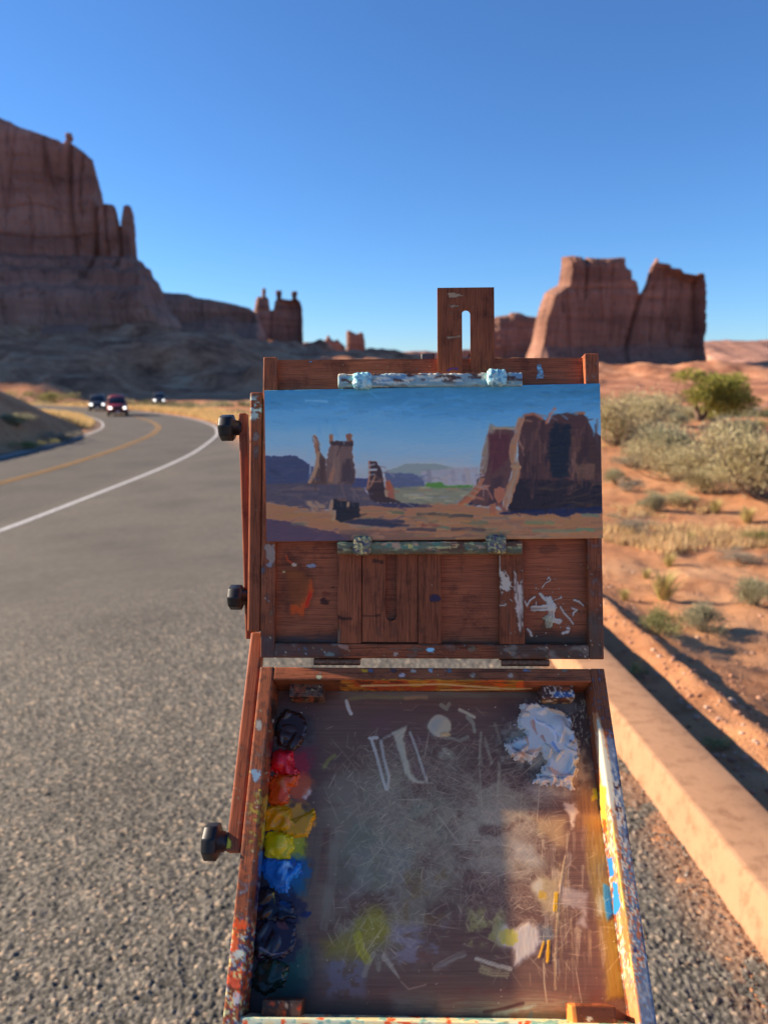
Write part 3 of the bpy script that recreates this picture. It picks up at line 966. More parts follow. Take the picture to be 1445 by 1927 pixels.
def lid_panel():
    x0, x1, y0, y1, z = -WL2 + .0138, WL2 - .0138, .0136, HL - .0022, -.0085
    nx, ny = 300, 270
    X, Y = np.meshgrid(np.linspace(x0, x1, nx), np.linspace(y0, y1, ny))
    Z = np.full_like(X, z) + (fbm2(X * 30, Y * 1400, 33, 2) - .5) * .00035
    v = np.stack([X, Y, Z], -1).reshape(-1, 3)
    c = Canvas(LID.w(v))
    z5, z6 = zoomer(480, 1010, 4.25), zoomer(800, 1010, 4.129)
    # grime along the bottom, behind the tray
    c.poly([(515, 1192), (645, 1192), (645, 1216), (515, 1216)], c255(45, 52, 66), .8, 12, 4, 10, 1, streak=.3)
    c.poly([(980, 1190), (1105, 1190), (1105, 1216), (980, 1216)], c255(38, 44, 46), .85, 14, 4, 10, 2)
    c.wash(c255(120, 90, 60), .25, 30, .45, .7, 3, 2.0, (520, 1020, 640, 1210))
    # scraped orange smear
    c.poly(z5((232, 270), (300, 240), (400, 260), (450, 340), (472, 430), (430, 560), (400, 590), (378, 655), (350, 615), (290, 620), (250, 500), (222, 400)), c255(140, 78, 34), .66, 14, 5, 9, 4)
    c.poly(z5((440, 340), (474, 430), (440, 540), (405, 585), (378, 655), (352, 612), (292, 622), (275, 540), (350, 560), (420, 470)), c255(212, 84, 22), .85, 7, 4, 6, 6, .0003, .45, 1.4)
    c.poly(z5((440, 440), (455, 460), (425, 560), (400, 580), (410, 500)), c255(205, 40, 25), .8, 3, 3, 6, 7)
    c.stroke(z5((245, 150), (260, 190), (300, 215)), 2.2, c255(205, 80, 40), .8, .8, 8)
    c.blot(554, 1063, 6, 3.5, c255(185, 175, 175), .9, .5, seed=9)
    c.blot(586, 1065, 9, 5, c255(120, 140, 180), .85, .55, seed=10)
    c.blot(534, 1076, 3, 2.5, c255(215, 205, 160), .9, .5, seed=11)
    c.blot(611, 1132, 8, 7, c255(45, 25, 24), .9, .6, 3, 12, h=.0002)
    c.blot(613, 1117, 8, 4, c255(130, 35, 30), .5, .5, seed=13)
    c.blot(626, 1105, 3, 1.5, c255(35, 20, 20), .9, .5, seed=14)
    # white spatter at the right
    W = c255(196, 200, 214)
    for pl, w in [((890, 445), (925, 480), (960, 510)), 3.2], [((835, 560), (900, 560), (1000, 545)), 6], [((960, 490), (980, 560), (975, 620), (960, 680)), 7], [((945, 630), (1000, 650), (1045, 655)), 5], [((995, 520), (1000, 570)), 4], [((985, 500), (1025, 485), (1062, 470)), 1], [((1050, 545), (1075, 590), (1125, 645), (1150, 680)), 1.8], [((1160, 495), (1195, 505), (1228, 535)), 2.2], [((1140, 555), (1180, 572), (1150, 590), (1148, 612)), 1.8], [((905, 400), (935, 360), (975, 340), (962, 312), (945, 335)), 1.2], [((795, 720), (815, 740), (825, 770)), 2.2], [((770, 500), (790, 540), (812, 495), (850, 470)), 2.2], [((860, 505), (858, 535)), 1.3], [((1120, 715), (1100, 708)), 2.4], [((1070, 748), (1110, 740)), 3.0]:
        c.stroke(z6(*pl), w, W, .95, .35, int(w * 37), .0006, br=2.2)
    c.specks(50, (990, 1060, 1100, 1205), (.5, 1.6), [W], .9, 15, 2.4, .0004)
    c.blot(1031, 1172, 12, 14, c255(70, 75, 55), .5, .5, seed=16)
    c.poly(z6((880, 85), (1000, 60), (1040, 100), (960, 130), (900, 135)), c255(125, 85, 65), .5, 3, 3, 6, 17)
    # dry paint along the top edge
    c.poly([(1010, 684), (1019, 685), (1023, 700), (1024, 713), (1007, 713), (1011, 700)], c255(110, 165, 215), .95, 1, 2, 5, 18, .0005, .4, .2)
    c.specks(70, (1030, 672, 1098, 722), (.5, 1.5), [c255(150, 140, 140), c255(185, 170, 160)], .7, 19)
    c.specks(30, (525, 674, 825, 700), (.6, 1.8), PAL, .85, 20)
    c.blot(585, 679, 5, 2.2, c255(80, 135, 190), .9, .4, seed=21)
    c.specks(120, (520, 1020, 1100, 1210), (.4, 1.1), PAL, .7, 22)
    me = mesh_np('lid_panel', v + np.c_[np.zeros((len(v), 2)), c.h], grid_faces(ny, nx))
    paint_attr(me, c.rgba())
    o = link('lid_panel', me, M_WPANEL, box, LID.M, HINGE)
    bv, bf = round_box(x0, x1, y0, y1 - .0001, -.0125, z - .0012, .0008, .02)
    add_part('back_board', LID, bv, bf, M_WX, Canvas(LID.w(bv)))
lid_panel()
tv, tf = box_v(-WL2 + .0138, WL2 - .0138, HL - .0022, HL - .0008, -.0125, -.0086)
add_part('top_strip', LID, tv, tf, M_WX, Canvas(LID.w(tv)), smooth=False)

def lx(px): return LID.uv(px, 1100, -.004)[0]
def ly(py): return LID.uv(815, py, -.004)[1]
YB0 = .0140                      # foot of the battens, on the bottom rail
def f_batten1(c):
    z5 = zoomer(480, 1010, 4.25)
    c.stroke(z5((655, 640), (700, 655), (765, 655)), 3, c255(42, 22, 20), .8, .6, 3)
    c.poly(z5((655, 720), (685, 740), (680, 850), (655, 850)), c255(105, 105, 105), .7, 2, 3, 5, 4)
rail('batten', LID, lx(636), lx(680), YB0, ly(735), -.0083, -.0012, M_WY, r=.0006, fn=f_batten1)
def f_batten2(c):
    c.blot(819, 1126, 11, 7.5, c255(38, 32, 58), 1, .3, 6, 5, h=.0005)
    c.specks(14, (790, 1050, 830, 1210), (.4, 1.0), PAL, .8, 6)
rail('batten', LID, lx(786.5), lx(830), YB0, ly(735), -.0083, -.0012, M_WY, r=.0006, fn=f_batten2)
def f_batten3(c):
    z6 = zoomer(800, 1010, 4.129)
    W = c255(200, 202, 212)
    c.poly(z6((572, 255), (620, 275), (660, 330), (680, 350), (650, 420), (590, 425), (572, 400)), W, .9, 2, 8, 4, 1, .0006)
    c.poly(z6((690, 255), (712, 290), (725, 370), (760, 330), (765, 560), (762, 690), (740, 765), (720, 700), (705, 560), (690, 400)), c255(180, 178, 190), .9, 2, 4, 5, 2, .0006, .35, 1.5)
    c.stroke(z6((578, 150), (578, 250)), .8, W, .8, .3, 3)
    c.stroke(z6((600, 500), (690, 495)), .8, W, .5, .3, 4)
    c.stroke(z6((580, 535), (630, 528)), 1.6, W, .9, .5, 5)
    c.stroke(z6((635, 560), (650, 680), (660, 740)), 1.5, W, .35, .5, 6)
    c.specks(40, (940, 1050, 986, 1205), (.4, 1.3), [W], .85, 7)
rail('batten', LID, lx(939), lx(985.5), YB0, ly(735), -.0083, -.0012, M_WY, r=.0006, fn=f_batten3)

def slotted(name, x0, x1, y0, y1, sx0, sx1, sy0, sy1, z0, z1, fn, cell=.0013):
    r = (sx1 - sx0) / 2
    cx = (sx0 + sx1) / 2
    def sdf(P):
        d = np.minimum(np.minimum(P[:, 0] - x0, x1 - P[:, 0]), np.minimum(P[:, 1] - y0, y1 - P[:, 1]))
        yy = np.clip(P[:, 1], sy0 + r, sy1 - r)
        return np.minimum(d, np.hypot(P[:, 0] - cx, P[:, 1] - yy) - r)
    v, f = plate(sdf, (x0, x1, y0, y1), cell, z0, z1)
    cv = Canvas(LID.w(v))
    fn(cv)
    return add_part(name, LID, v, f, M_WY, cv)
def f_slide(c):
    z5 = zoomer(480, 1010, 4.25)
    c.stroke(z5((950, 195), (1015, 205)), 3.5, c255(30, 22, 26), .85, .6, 1)
    c.stroke(z5((840, 630), (930, 638), (1000, 628)), 1.6, c255(42, 24, 22), .75, .6, 2)
    c.wash(c255(110, 90, 95), .4, 14, .45, .65, 3, 1, (695, 1165, 760, 1205))
slotted('lower_slide', lx(682), lx(785), ly(1208), ly(800), lx(725.5), lx(746.5), ly(1169), ly(820), -.0083, -.0020, f_slide)
def f_mast(c):
    z8 = zoomer(620, 530, 2.779)
    W = c255(150, 138, 128)
    c.poly(z8((618, 60), (650, 52), (705, 72), (660, 85), (625, 85)), W, .85, 1, 2, 5, 1, .0004)
    c.poly(z8((618, 120), (685, 120), (690, 128), (640, 136)), W, .8, 1, 2, 5, 2, .0004)
    c.stroke(z8((618, 292), (650, 290), (680, 285)), 2, W, .8, .6, 3)
    c.stroke(z8((630, 158), (650, 160)), 1.6, W, .6, .6, 4)
    c.stroke(z8((620, 462), (645, 452), (670, 455)), 2.2, c255(62, 50, 120), .9, .5, 5)
    c.specks(16, (826, 545, 934, 700), (.4, 1.1), [W], .8, 6)
    c.poly([(824, 541), (829.5, 541), (829.5, 700), (824, 700)], c255(190, 110, 60), .6, .6, .4, 4, 7)
slotted('mast', lx(825), lx(934), ly(760), ly(542.5), lx(872), lx(888.5), ly(735), ly(582), -.0083, -.0022, f_mast)
sv, sf = round_box(lx(794), lx(820.5), HL - .012, ly(659), -.0215, -.0135, .0012, .003)
add_part('lock_tab', LID, sv, sf, M_STUB)

def bar(name, px0, px1, py0, py1, fn, seed, clips):
    x0, y0 = LID.uv(px0, py1, .008); x1, y1 = LID.uv(px1, py0, .008)
    v, f = round_box(x0, x1, y0, y1, -.0018, .0085, .0016, .0012)
    n = (fbm2(v[:, 0] * 420, v[:, 1] * 420 + v[:, 2] * 300, seed, 3) - .5)
    v = v + (n * np.array([.4, 1, 1])[:, None] * .0013).T
    c = Canvas(LID.w(v))
    fn(c)
    o = add_part(name, LID, v, f, M_WX, c)
    for k, (a, b, t_, d_, fc) in enumerate(clips):
        cx0, cy0 = LID.uv(a, d_, .014); cx1, cy1 = LID.uv(b, t_, .014)
        v, f = round_box(cx0, cx1, cy0, cy1, -.0015, .0145, .0035, .0010)
        nn = (fbm2(v[:, 0] * 500, v[:, 1] * 500 + v[:, 2] * 500, seed + 7 + k, 4) - .5)
        n2 = (fbm2(v[:, 0] * 1500, v[:, 1] * 1500 - v[:, 2] * 900, seed + 17 + k, 2) - .5)
        ctr = np.array([(cx0 + cx1) / 2, (cy0 + cy1) / 2, .006])
        dd = v - ctr
        v = ctr + dd * (1 + .32 * nn + .16 * n2)[:, None]
        c = Canvas(LID.w(v), fc[0])
        for q, cc in enumerate(fc[1:]):
            c.wash(cc, .95, 6 - q, .52, .62, seed + 3 * q + k)
        add_part('clip', LID, v, f, M_CRUST, c, o)
    return o
def f_topbar(c):
    B, D = c255(120, 158, 192), c255(60, 38, 34)
    c.poly([(630, 695), (990, 690), (990, 735), (630, 735)], c255(105, 140, 172), .95, 1)
    c.wash(c255(70, 110, 160), .8, 9, .5, .62, 1, 3)
    c.wash(D, .85, 5, .56, .64, 2, 5)
    c.wash(c255(188, 200, 210), .8, 4, .55, .66, 3, 6)
    c.poly([(630, 722), (990, 715), (990, 735), (630, 740)], c255(92, 128, 150), .6, 2, 2, 6, 4)
BL = [c255(112, 168, 205), c255(150, 190, 215), c255(70, 120, 165)]
bar('upper_holder', 635.5, 983, 700.5, 728, f_topbar, 301, [(664, 699, 699, 729.5, BL), (917.5, 954, 693.5, 723.5, BL)])
def f_lowbar(c):
    c.poly([(630, 1015), (990, 1010), (990, 1050), (630, 1050)], c255(88, 98, 92), .92, 1)
    c.wash(c255(70, 45, 40), .8, 9, .5, .6, 1, 4)
    c.wash(c255(62, 105, 105), .8, 7, .54, .64, 2, 3)
    c.wash(c255(150, 155, 120), .8, 5, .58, .68, 3, 3)
    c.wash(c255(160, 130, 120), .7, 5, .60, .68, 4, 3)
    c.blot(772, 1028, 5, 4, c255(190, 180, 120), .9, .4, seed=5)
    c.poly([(630, 1036), (990, 1033), (990, 1052), (630, 1052)], c255(72, 62, 48), .7, 3, 3, 6, 6)
DK = [c255(92, 98, 92), c255(58, 62, 62), c255(150, 150, 118), c255(60, 62, 90)]
bar('lower_holder', 634, 983, 1019.5, 1043.5, f_lowbar, 351, [(664, 698, 1009, 1044, DK), (918, 953, 1007, 1041, DK)])

# hinges in the gap
for a, b in ((590.5, 678), (943, 1033)):
    hx0, hy = LID.uv(a, 1246, -.006); hx1, _ = LID.uv(b, 1246, -.006)
    hparts = []
    for k in range(3):
        p0 = hx0 + (hx1 - hx0) * k / 3 + (.0002 if k else 0); p1 = hx0 + (hx1 - hx0) * (k + 1) / 3
        hparts.append(lathe([(p0, .0005, 0), (p0, .0030, 0), (p0 + .0004, .0034, 0), (p1 - .0004, .0034, 0), (p1, .0030, 0), (p1, .0005, 0)], 16, 0))
    hv, hf = merge(hparts)
    hv = hv + np.array([0, -.0042, -.006])
    h = add_part('hinge', LID, hv, hf, M_BRONZE)
    bv, bf = box_v(hx0, hx1, -.0042, .014, -.0245, -.0222)
    add_part('leaf', LID, bv, bf, M_BRONZE, parent=h, smooth=False)

# ---- arms and knobs at the left of the box
def f_arm(c):
    c.wash(c255(140, 165, 185), .9, 6, .5, .62, 1, 1, (455, 735, 500, 800))
    c.blot(481, 772, 12, 3, c255(140, 165, 180), .9, .5, seed=2)
    c.blot(482, 822, 7, 8, c255(105, 105, 120), .8, .5, seed=3)
    c.blot(482, 850, 6, 12, c255(105, 105, 118), .6, .5, seed=4)
    c.specks(40, (467, 738, 495, 1190), (.4, 1.2), PAL, .8, 5)
ax0 = LID.uv(467.5, 950, -.001)[0]
rail('lid_arm', LID, ax0, -WL2 - .0006, LID.uv(480, 1190, -.001)[1], LID.uv(480, 737, -.001)[1], -.016, -.0012, M_WY, r=.0022, fn=f_arm)
# brace: runs back and down from the upper knob
def strut(name, P0, P1, wx, th, mat, fn=None):
    """straight bar between two world points, wx wide across, th thick"""
    P0, P1 = np.array(P0, float), np.array(P1, float)
    y = (P1 - P0); L = np.linalg.norm(y); y /= L
    x = LID.x - y * (LID.x @ y); x /= np.linalg.norm(x)
    z = np.cross(x, y)
    M = Matrix([(x[k], y[k], z[k], P0[k]) for k in range(3)] + [(0, 0, 0, 1)])
    v, f = round_box(-wx / 2, wx / 2, -.006, L + .006, -th / 2, th / 2, .0018, .0016)
    Wd = P0 + v[:, :1] * x + v[:, 1:2] * y + v[:, 2:3] * z
    c = Canvas(Wd)
    if fn: fn(c)
    me = mesh_np(name, v, f)
    paint_attr(me, c.rgba())
    return link(name, me, mat, box, M, HINGE)
bx_t, by_t = LID.uv(459.5, 790, -.022); bx_b, by_b = LID.uv(471.5, 1190, -.036)
strut('brace', LID.w([bx_b, by_b, -.036]), LID.w([bx_t, by_t, -.020]), .0082, .013, M_WARM)
def f_low(c):
    c.wash(c255(190, 170, 165), .5, 9, .56, .7, 1, 1, (430, 1360, 475, 1600))
    c.specks(16, (425, 1200, 490, 1610), (.6, 2), [c255(30, 22, 22), c255(180, 90, 60)], .85, 2)
    c.blot(430, 1588, 6, 12, c255(165, 160, 60), .9, .4, seed=3)
tx0, ty0 = TRAY.uv(437, 1604, -.004); tx1, ty1 = TRAY.uv(476.5, 1200, -.004)
strut('tray_arm', TRAY.w([-WT2 - .0075, ty0 + .006, -.011]), TRAY.w([-WT2 - .0075, ty1, -.011]), .0128, .014, M_WARM, f_low)
def knob(frame, px0, px1, pxs, py, rad, h):
    """star knob on a stem: disc px0..px1, stem to pxs"""
    x0, y = frame.uv(px0, py, h); x1, _ = frame.uv(px1, py, h); xs, _ = frame.uv(pxs, py, h)
    w = lambda a: (math.cos(math.pi / 8) / np.cos(np.mod(a, math.pi / 4) - math.pi / 8) - 1) / .082
    d = x1 - x0
    v, f = lathe([(x0 + .0002, .0004, 0), (x0, rad * .72, 0), (x0 + .0006, rad * .90, .09), (x0 + .0020, rad * 1.05, .085), (x1 - .0012, rad * 1.05, .085), (x1, rad * .92, .09), (x1 + .0001, rad * .62, 0), (xs - .0014, rad * .58, 0), (xs - .0012, rad * .52, 0), (xs + .002, rad * .50, 0)], 64, 0, w)
    o = add_part('knob', frame, v + np.array([0, y, h]), f, M_KNOB)
    return o
knob(LID, 414, 441, 452.5, 805, .0128, -.018)
knob(LID, 431, 457, 469, 1124, .0120, -.024)
knob(TRAY, 384, 413, 426, 1584, .0145, -.011)

# ---- tray
ZF = -.034                                    # palette face, below the rims
YF = TRAY.uv(700, 1920, 0)[1]                 # inner edge of the front rim
RW = .0132
def f_trail(c):
    c.pig = np.array([1.7, 1.6, 1.35])
    for x, y, rx, ry, cc in [(515, 1345, 5, 26, c255(40, 30, 28)), (512, 1412, 6, 22, c255(110, 30, 34)), (508, 1465, 6, 24, c255(170, 62, 30)), (503, 1520, 7, 30, c255(205, 160, 24)), (498, 1570, 6, 18, c255(190, 180, 40)), (493, 1625, 8, 30, c255(36, 92, 160)), (487, 1690, 7, 34, c255(28, 30, 70)), (484, 1770, 7, 40, c255(30, 26, 44)), (480, 1850, 7, 40, c255(22, 40, 40))]:
        c.blot(x, y, rx, ry, cc, .95, .45, 5, int(y), h=.0008)
    c.wash(c255(96, 84, 80), .5, 7, .5, .65, 77)
    c.specks(170, (415, 1330, 520, 1927), (.6, 2.6), PAL + [c255(170, 140, 60)], .85, 3, 2.2, .0002)
    c.wash(c255(150, 140, 130), .5, 9, .52, .68, 5, 1, (440, 1340, 520, 1640))
    c.blot(487, 1365, 6, 12, c255(165, 165, 160), .8, .5, seed=6)
    c.blot(481, 1458, 9, 12, c255(120, 150, 175), .9, .5, 5, 7, h=.0005)
    c.wash(c255(165, 140, 60), .85, 8, .5, .62, 8, 1, (462, 1470, 510, 1620))
    c.blot(490, 1487, 2.5, 1.2, c255(220, 185, 60), .9, .3, seed=9)
    c.wash(c255(120, 120, 135), .6, 8, .5, .65, 10, 1, (440, 1620, 500, 1720))
    for q, (cc, sc_, lo) in enumerate([(c255(205, 78, 38), 13, .54), (c255(150, 58, 38), 10, .56), (c255(150, 160, 162), 9, .57), (c255(58, 62, 92), 8, .58), (c255(190, 176, 120), 6, .60)]):
        c.wash(cc, .9, sc_, lo, lo + .05, 300 + q, .7, (405, 1690, 500, 1990))
    for x, y, rx, ry, cc in [(452, 1742, 13, 10, c255(215, 80, 35)), (443, 1772, 6, 18, c255(205, 85, 40)), (448, 1797, 10, 8, c255(165, 175, 170)), (444, 1850, 10, 9, c255(185, 70, 45)), (446, 1882, 6, 13, c255(165, 165, 175)), (424, 1906, 5, 10, c255(160, 165, 130))]:
        c.blot(x, y, rx, ry, cc, .9, .95, 5, int(x * 3 + y), .25, h=.0006)
rail('left_rim', TRAY, -WT2, -WT2 + RW, YF - .016, -.0002, -.045, 0, M_WY, fn=f_trail)
def f_rrail(c):
    c.pig = np.array([1.15, 1.1, 1.0])
    # crusted grey-blue on top, pale then orange down the inner face
    z6 = zoomer(800, 1220, 2.727)
    c.poly([(1140, 1390), (1156, 1385), (1250, 1930), (1195, 1930)], c255(108, 122, 145), .95, 3, 4, 9, 1, .0004)
    c.wash(c255(75, 40, 36), .9, 12, .54, .62, 2, 1, (1130, 1380, 1200, 1580))
    c.wash(c255(72, 44, 44), .8, 13, .58, .66, 3, 1, (1150, 1500, 1250, 1927))
    c.wash(c255(150, 165, 185), .7, 6, .55, .68, 4, 1)
    c.blot(1157, 1450, 11, 16, c255(92, 112, 140), .95, .3, seed=5, h=.0006)
    c.blot(1196, 1795, 6, 10, c255(45, 55, 95), .9, .5, seed=6)
    c.blot(1214, 1812, 5, 5, c255(150, 160, 165), .9, .2, seed=7, h=.0005)
    c.wash(c255(60, 68, 110), .5, 8, .55, .66, 12, 1, (1130, 1330, 1180, 1420))
    # inner face
    c.poly(z6((855, 330), (890, 330), (930, 470), (950, 600), (985, 900), (1010, 1100), (1045, 1350), (1075, 1650), (1110, 1927), (1055, 1927), (1010, 1650), (985, 1420), (955, 1150), (925, 930), (900, 760), (880, 560)), c255(206, 138, 92), 1, 1, 1.5, 4, 8, .0003)
    c.wash(c255(232, 214, 186), .85, 9, .5, .6, 81, .35, (1110, 1380, 1230, 1927))
    c.wash(c255(196, 96, 48), .8, 7, .55, .64, 82, .35, (1110, 1500, 1230, 1927))
    c.wash(c255(96, 120, 140), .7, 6, .58, .66, 83, .4, (1110, 1500, 1230, 1927))
    c.poly(z6((880, 350), (905, 420), (950, 600), (965, 720), (972, 840), (935, 800), (895, 640), (880, 500)), c255(240, 226, 195), 1, 2, 3, 6, 9, .0004)
    c.poly(z6((893, 700), (930, 720), (925, 800), (935, 960), (912, 930), (892, 800)), c255(240, 195, 70), .95, 2, 3, 6, 10)
    c.poly(z6((905, 870), (925, 880), (935, 950), (915, 940)), c255(225, 80, 35), .95, 1, 2, 5, 11)
    c.stroke(z6((965, 900), (975, 1030), (1000, 1180), (1020, 1330), (1045, 1520), (1065, 1680)), 1.7, c255(226, 200, 96), .85, .7, 12, .0003)
    c.poly(z6((935, 1080), (958, 1075), (968, 1170), (945, 1175)), c255(35, 120, 200), 1, 1, 2, 5, 13)
    c.poly(z6((962, 1200), (985, 1200), (1003, 1330), (985, 1360), (970, 1380)), c255(45, 130, 205), 1, 1, 3, 5, 14)
    c.poly(z6((1000, 1330), (1022, 1340), (1050, 1560), (1030, 1560)), c255(235, 120, 70), .9, 1, 2, 5, 15)
    c.specks(140, (1140, 1380, 1245, 1927), (.6, 2.2), PAL + [c255(210, 215, 220)], .85, 16, 2, .0003)
rail('right_rim', TRAY, WT2 - RW, WT2, YF - .016, -.0002, -.045, 0, M_WY, fn=f_rrail)
def f_brail(c):
    z3, z4 = zoomer(470, 1240, 4.014), zoomer(830, 1240, 4.014)
    c.poly(z3((180, 158), (1445, 150), (1445, 260), (180, 260)) , c255(95, 62, 40), .55, 2, 2, 6, 1)
    c.poly([(640, 1278), (860, 1278), (985, 1280), (985, 1300), (640, 1300)], c255(170, 125, 40), .8, 2, 4, 7, 2, 0, .4)
    c.wash(c255(120, 45, 28), .8, 9, .48, .62, 3, 3, (600, 1276, 1000, 1304))
    c.wash(c255(60, 34, 26), .8, 6, .55, .66, 4, 2, (600, 1276, 800, 1304))
    c.stroke([(680, 1291), (830, 1288), (960, 1297), (1000, 1296)], 1.6, c255(205, 205, 190), .85, .6, 5)
    c.stroke([(830, 1299), (940, 1298)], 1.2, c255(210, 205, 170), .8, .5, 6)
    c.wash(c255(175, 75, 30), .8, 8, .5, .62, 7, 3, (880, 1276, 1010, 1298))
    for x, y, cc in [(686, 1262, c255(205, 165, 50)), (698, 1262, c255(70, 90, 130)), (757, 1271, c255(185, 175, 205)), (740, 1262, c255(55, 55, 75)), (777, 1263, c255(150, 150, 160)), (810, 1262, c255(130, 150, 185)), (845, 1262, c255(80, 95, 120)), (891, 1271, c255(165, 160, 160)), (961, 1272, c255(160, 145, 150)), (990, 1262, c255(85, 105, 150)), (1062, 1261, c255(90, 105, 110)), (600, 1274, c255(140, 160, 150))]:
        c.blot(x, y, 6, 4, cc, .85, .5, 3, int(x), h=.0003)
    c.specks(90, (495, 1256, 1135, 1278), (.5, 1.6), PAL, .8, 8)
    c.wash(GRIME, .45, 18, .5, .7, 9, 2, (800, 1250, 1140, 1285))
rail('back_rim', TRAY, -WT2 + RW, WT2 - RW, -RW, -.0004, -.045, -.0003, M_WX, fn=f_brail)
def f_frail(c):
    c.poly([(400, 1905), (1260, 1905), (1260, 1990), (400, 1990)], c255(150, 175, 180), .9, 1)
    c.wash(c255(225, 225, 200), .8, 9, .5, .62, 1, 3)
    c.wash(c255(205, 80, 40), .9, 7, .6, .66, 2, 2)
    c.wash(c255(60, 110, 125), .8, 9, .56, .66, 3, 2)
rail('front_rim', TRAY, -WT2 + RW, WT2 - RW, YF - .0135, YF, -.045, -.0005, M_WX, fn=f_frail)
bv, bf = round_box(-WT2 + .002, WT2 - .002, YF - .014, -.002, -.052, -.0455, .001, .02)
add_part('tray_bottom', TRAY, bv, bf, M_WX, Canvas(TRAY.w(bv)))

def block(a, b, t_, d_, h, fn, len_):
    x0, yb = TRAY.uv(a, t_, h); x1, _ = TRAY.uv(b, t_, h)
    v, f = round_box(x0, x1, yb - len_, yb, ZF + .0002, h, .0008, .0011)
    c = Canvas(TRAY.w(v)); fn(c)
    add_part('corner_block', TRAY, v, f, M_WX, c)
def fb1(c):
    c.wash(c255(80, 66, 62), .9, 14, .3, .5, 1); c.wash(c255(30, 24, 24), .8, 6, .5, .6, 2); c.specks(40, (540, 1280, 615, 1340), (.6, 2), [c255(150, 50, 40), c255(140, 130, 110), c255(60, 40, 30)], .9, 3)
block(546, 609, 1285, 1310, -.0125, fb1, .0135)
def fb2(c):
    c.wash(c255(58, 46, 50), .9, 14, .3, .5, 4); c.poly([(1040, 1303), (1081, 1302), (1082, 1312), (1045, 1314)], c255(45, 85, 150), .9, 2, 3, 5, 5); c.wash(c255(200, 165, 120), .85, 6, .48, .6, 6, 1.5, (1010, 1308, 1085, 1342)); c.wash(c255(190, 190, 200), .8, 5, .56, .64, 7)
block(1018, 1079, 1287, 1312, -.0125, fb2, .0135)
def fb3(c):
    c.wash(c255(44, 36, 38), .9, 14, .3, .5, 8); c.poly([(545, 1880), (572, 1880), (572, 1925), (548, 1925)], c255(110, 80, 70), .7, 4, 3, 5, 9); c.specks(26, (500, 1880, 575, 1925), (1, 4), [c255(205, 70, 35), c255(170, 140, 130), c255(120, 50, 35)], .9, 10)
block(494, 567, 1882, 1922, -.0085, fb3, .016)
def fb4(c):
    c.wash(c255(78, 44, 34), .9, 16, .3, .5, 11); c.poly([(1068, 1885), (1082, 1888), (1086, 1930), (1066, 1930)], c255(225, 150, 90), .95, 1, 1, 5, 12); c.blot(1108, 1919, 6, 5, c255(170, 160, 160), .9, .5, seed=13)
block(1074, 1158, 1893, 1925, -.0085, fb4, .016)

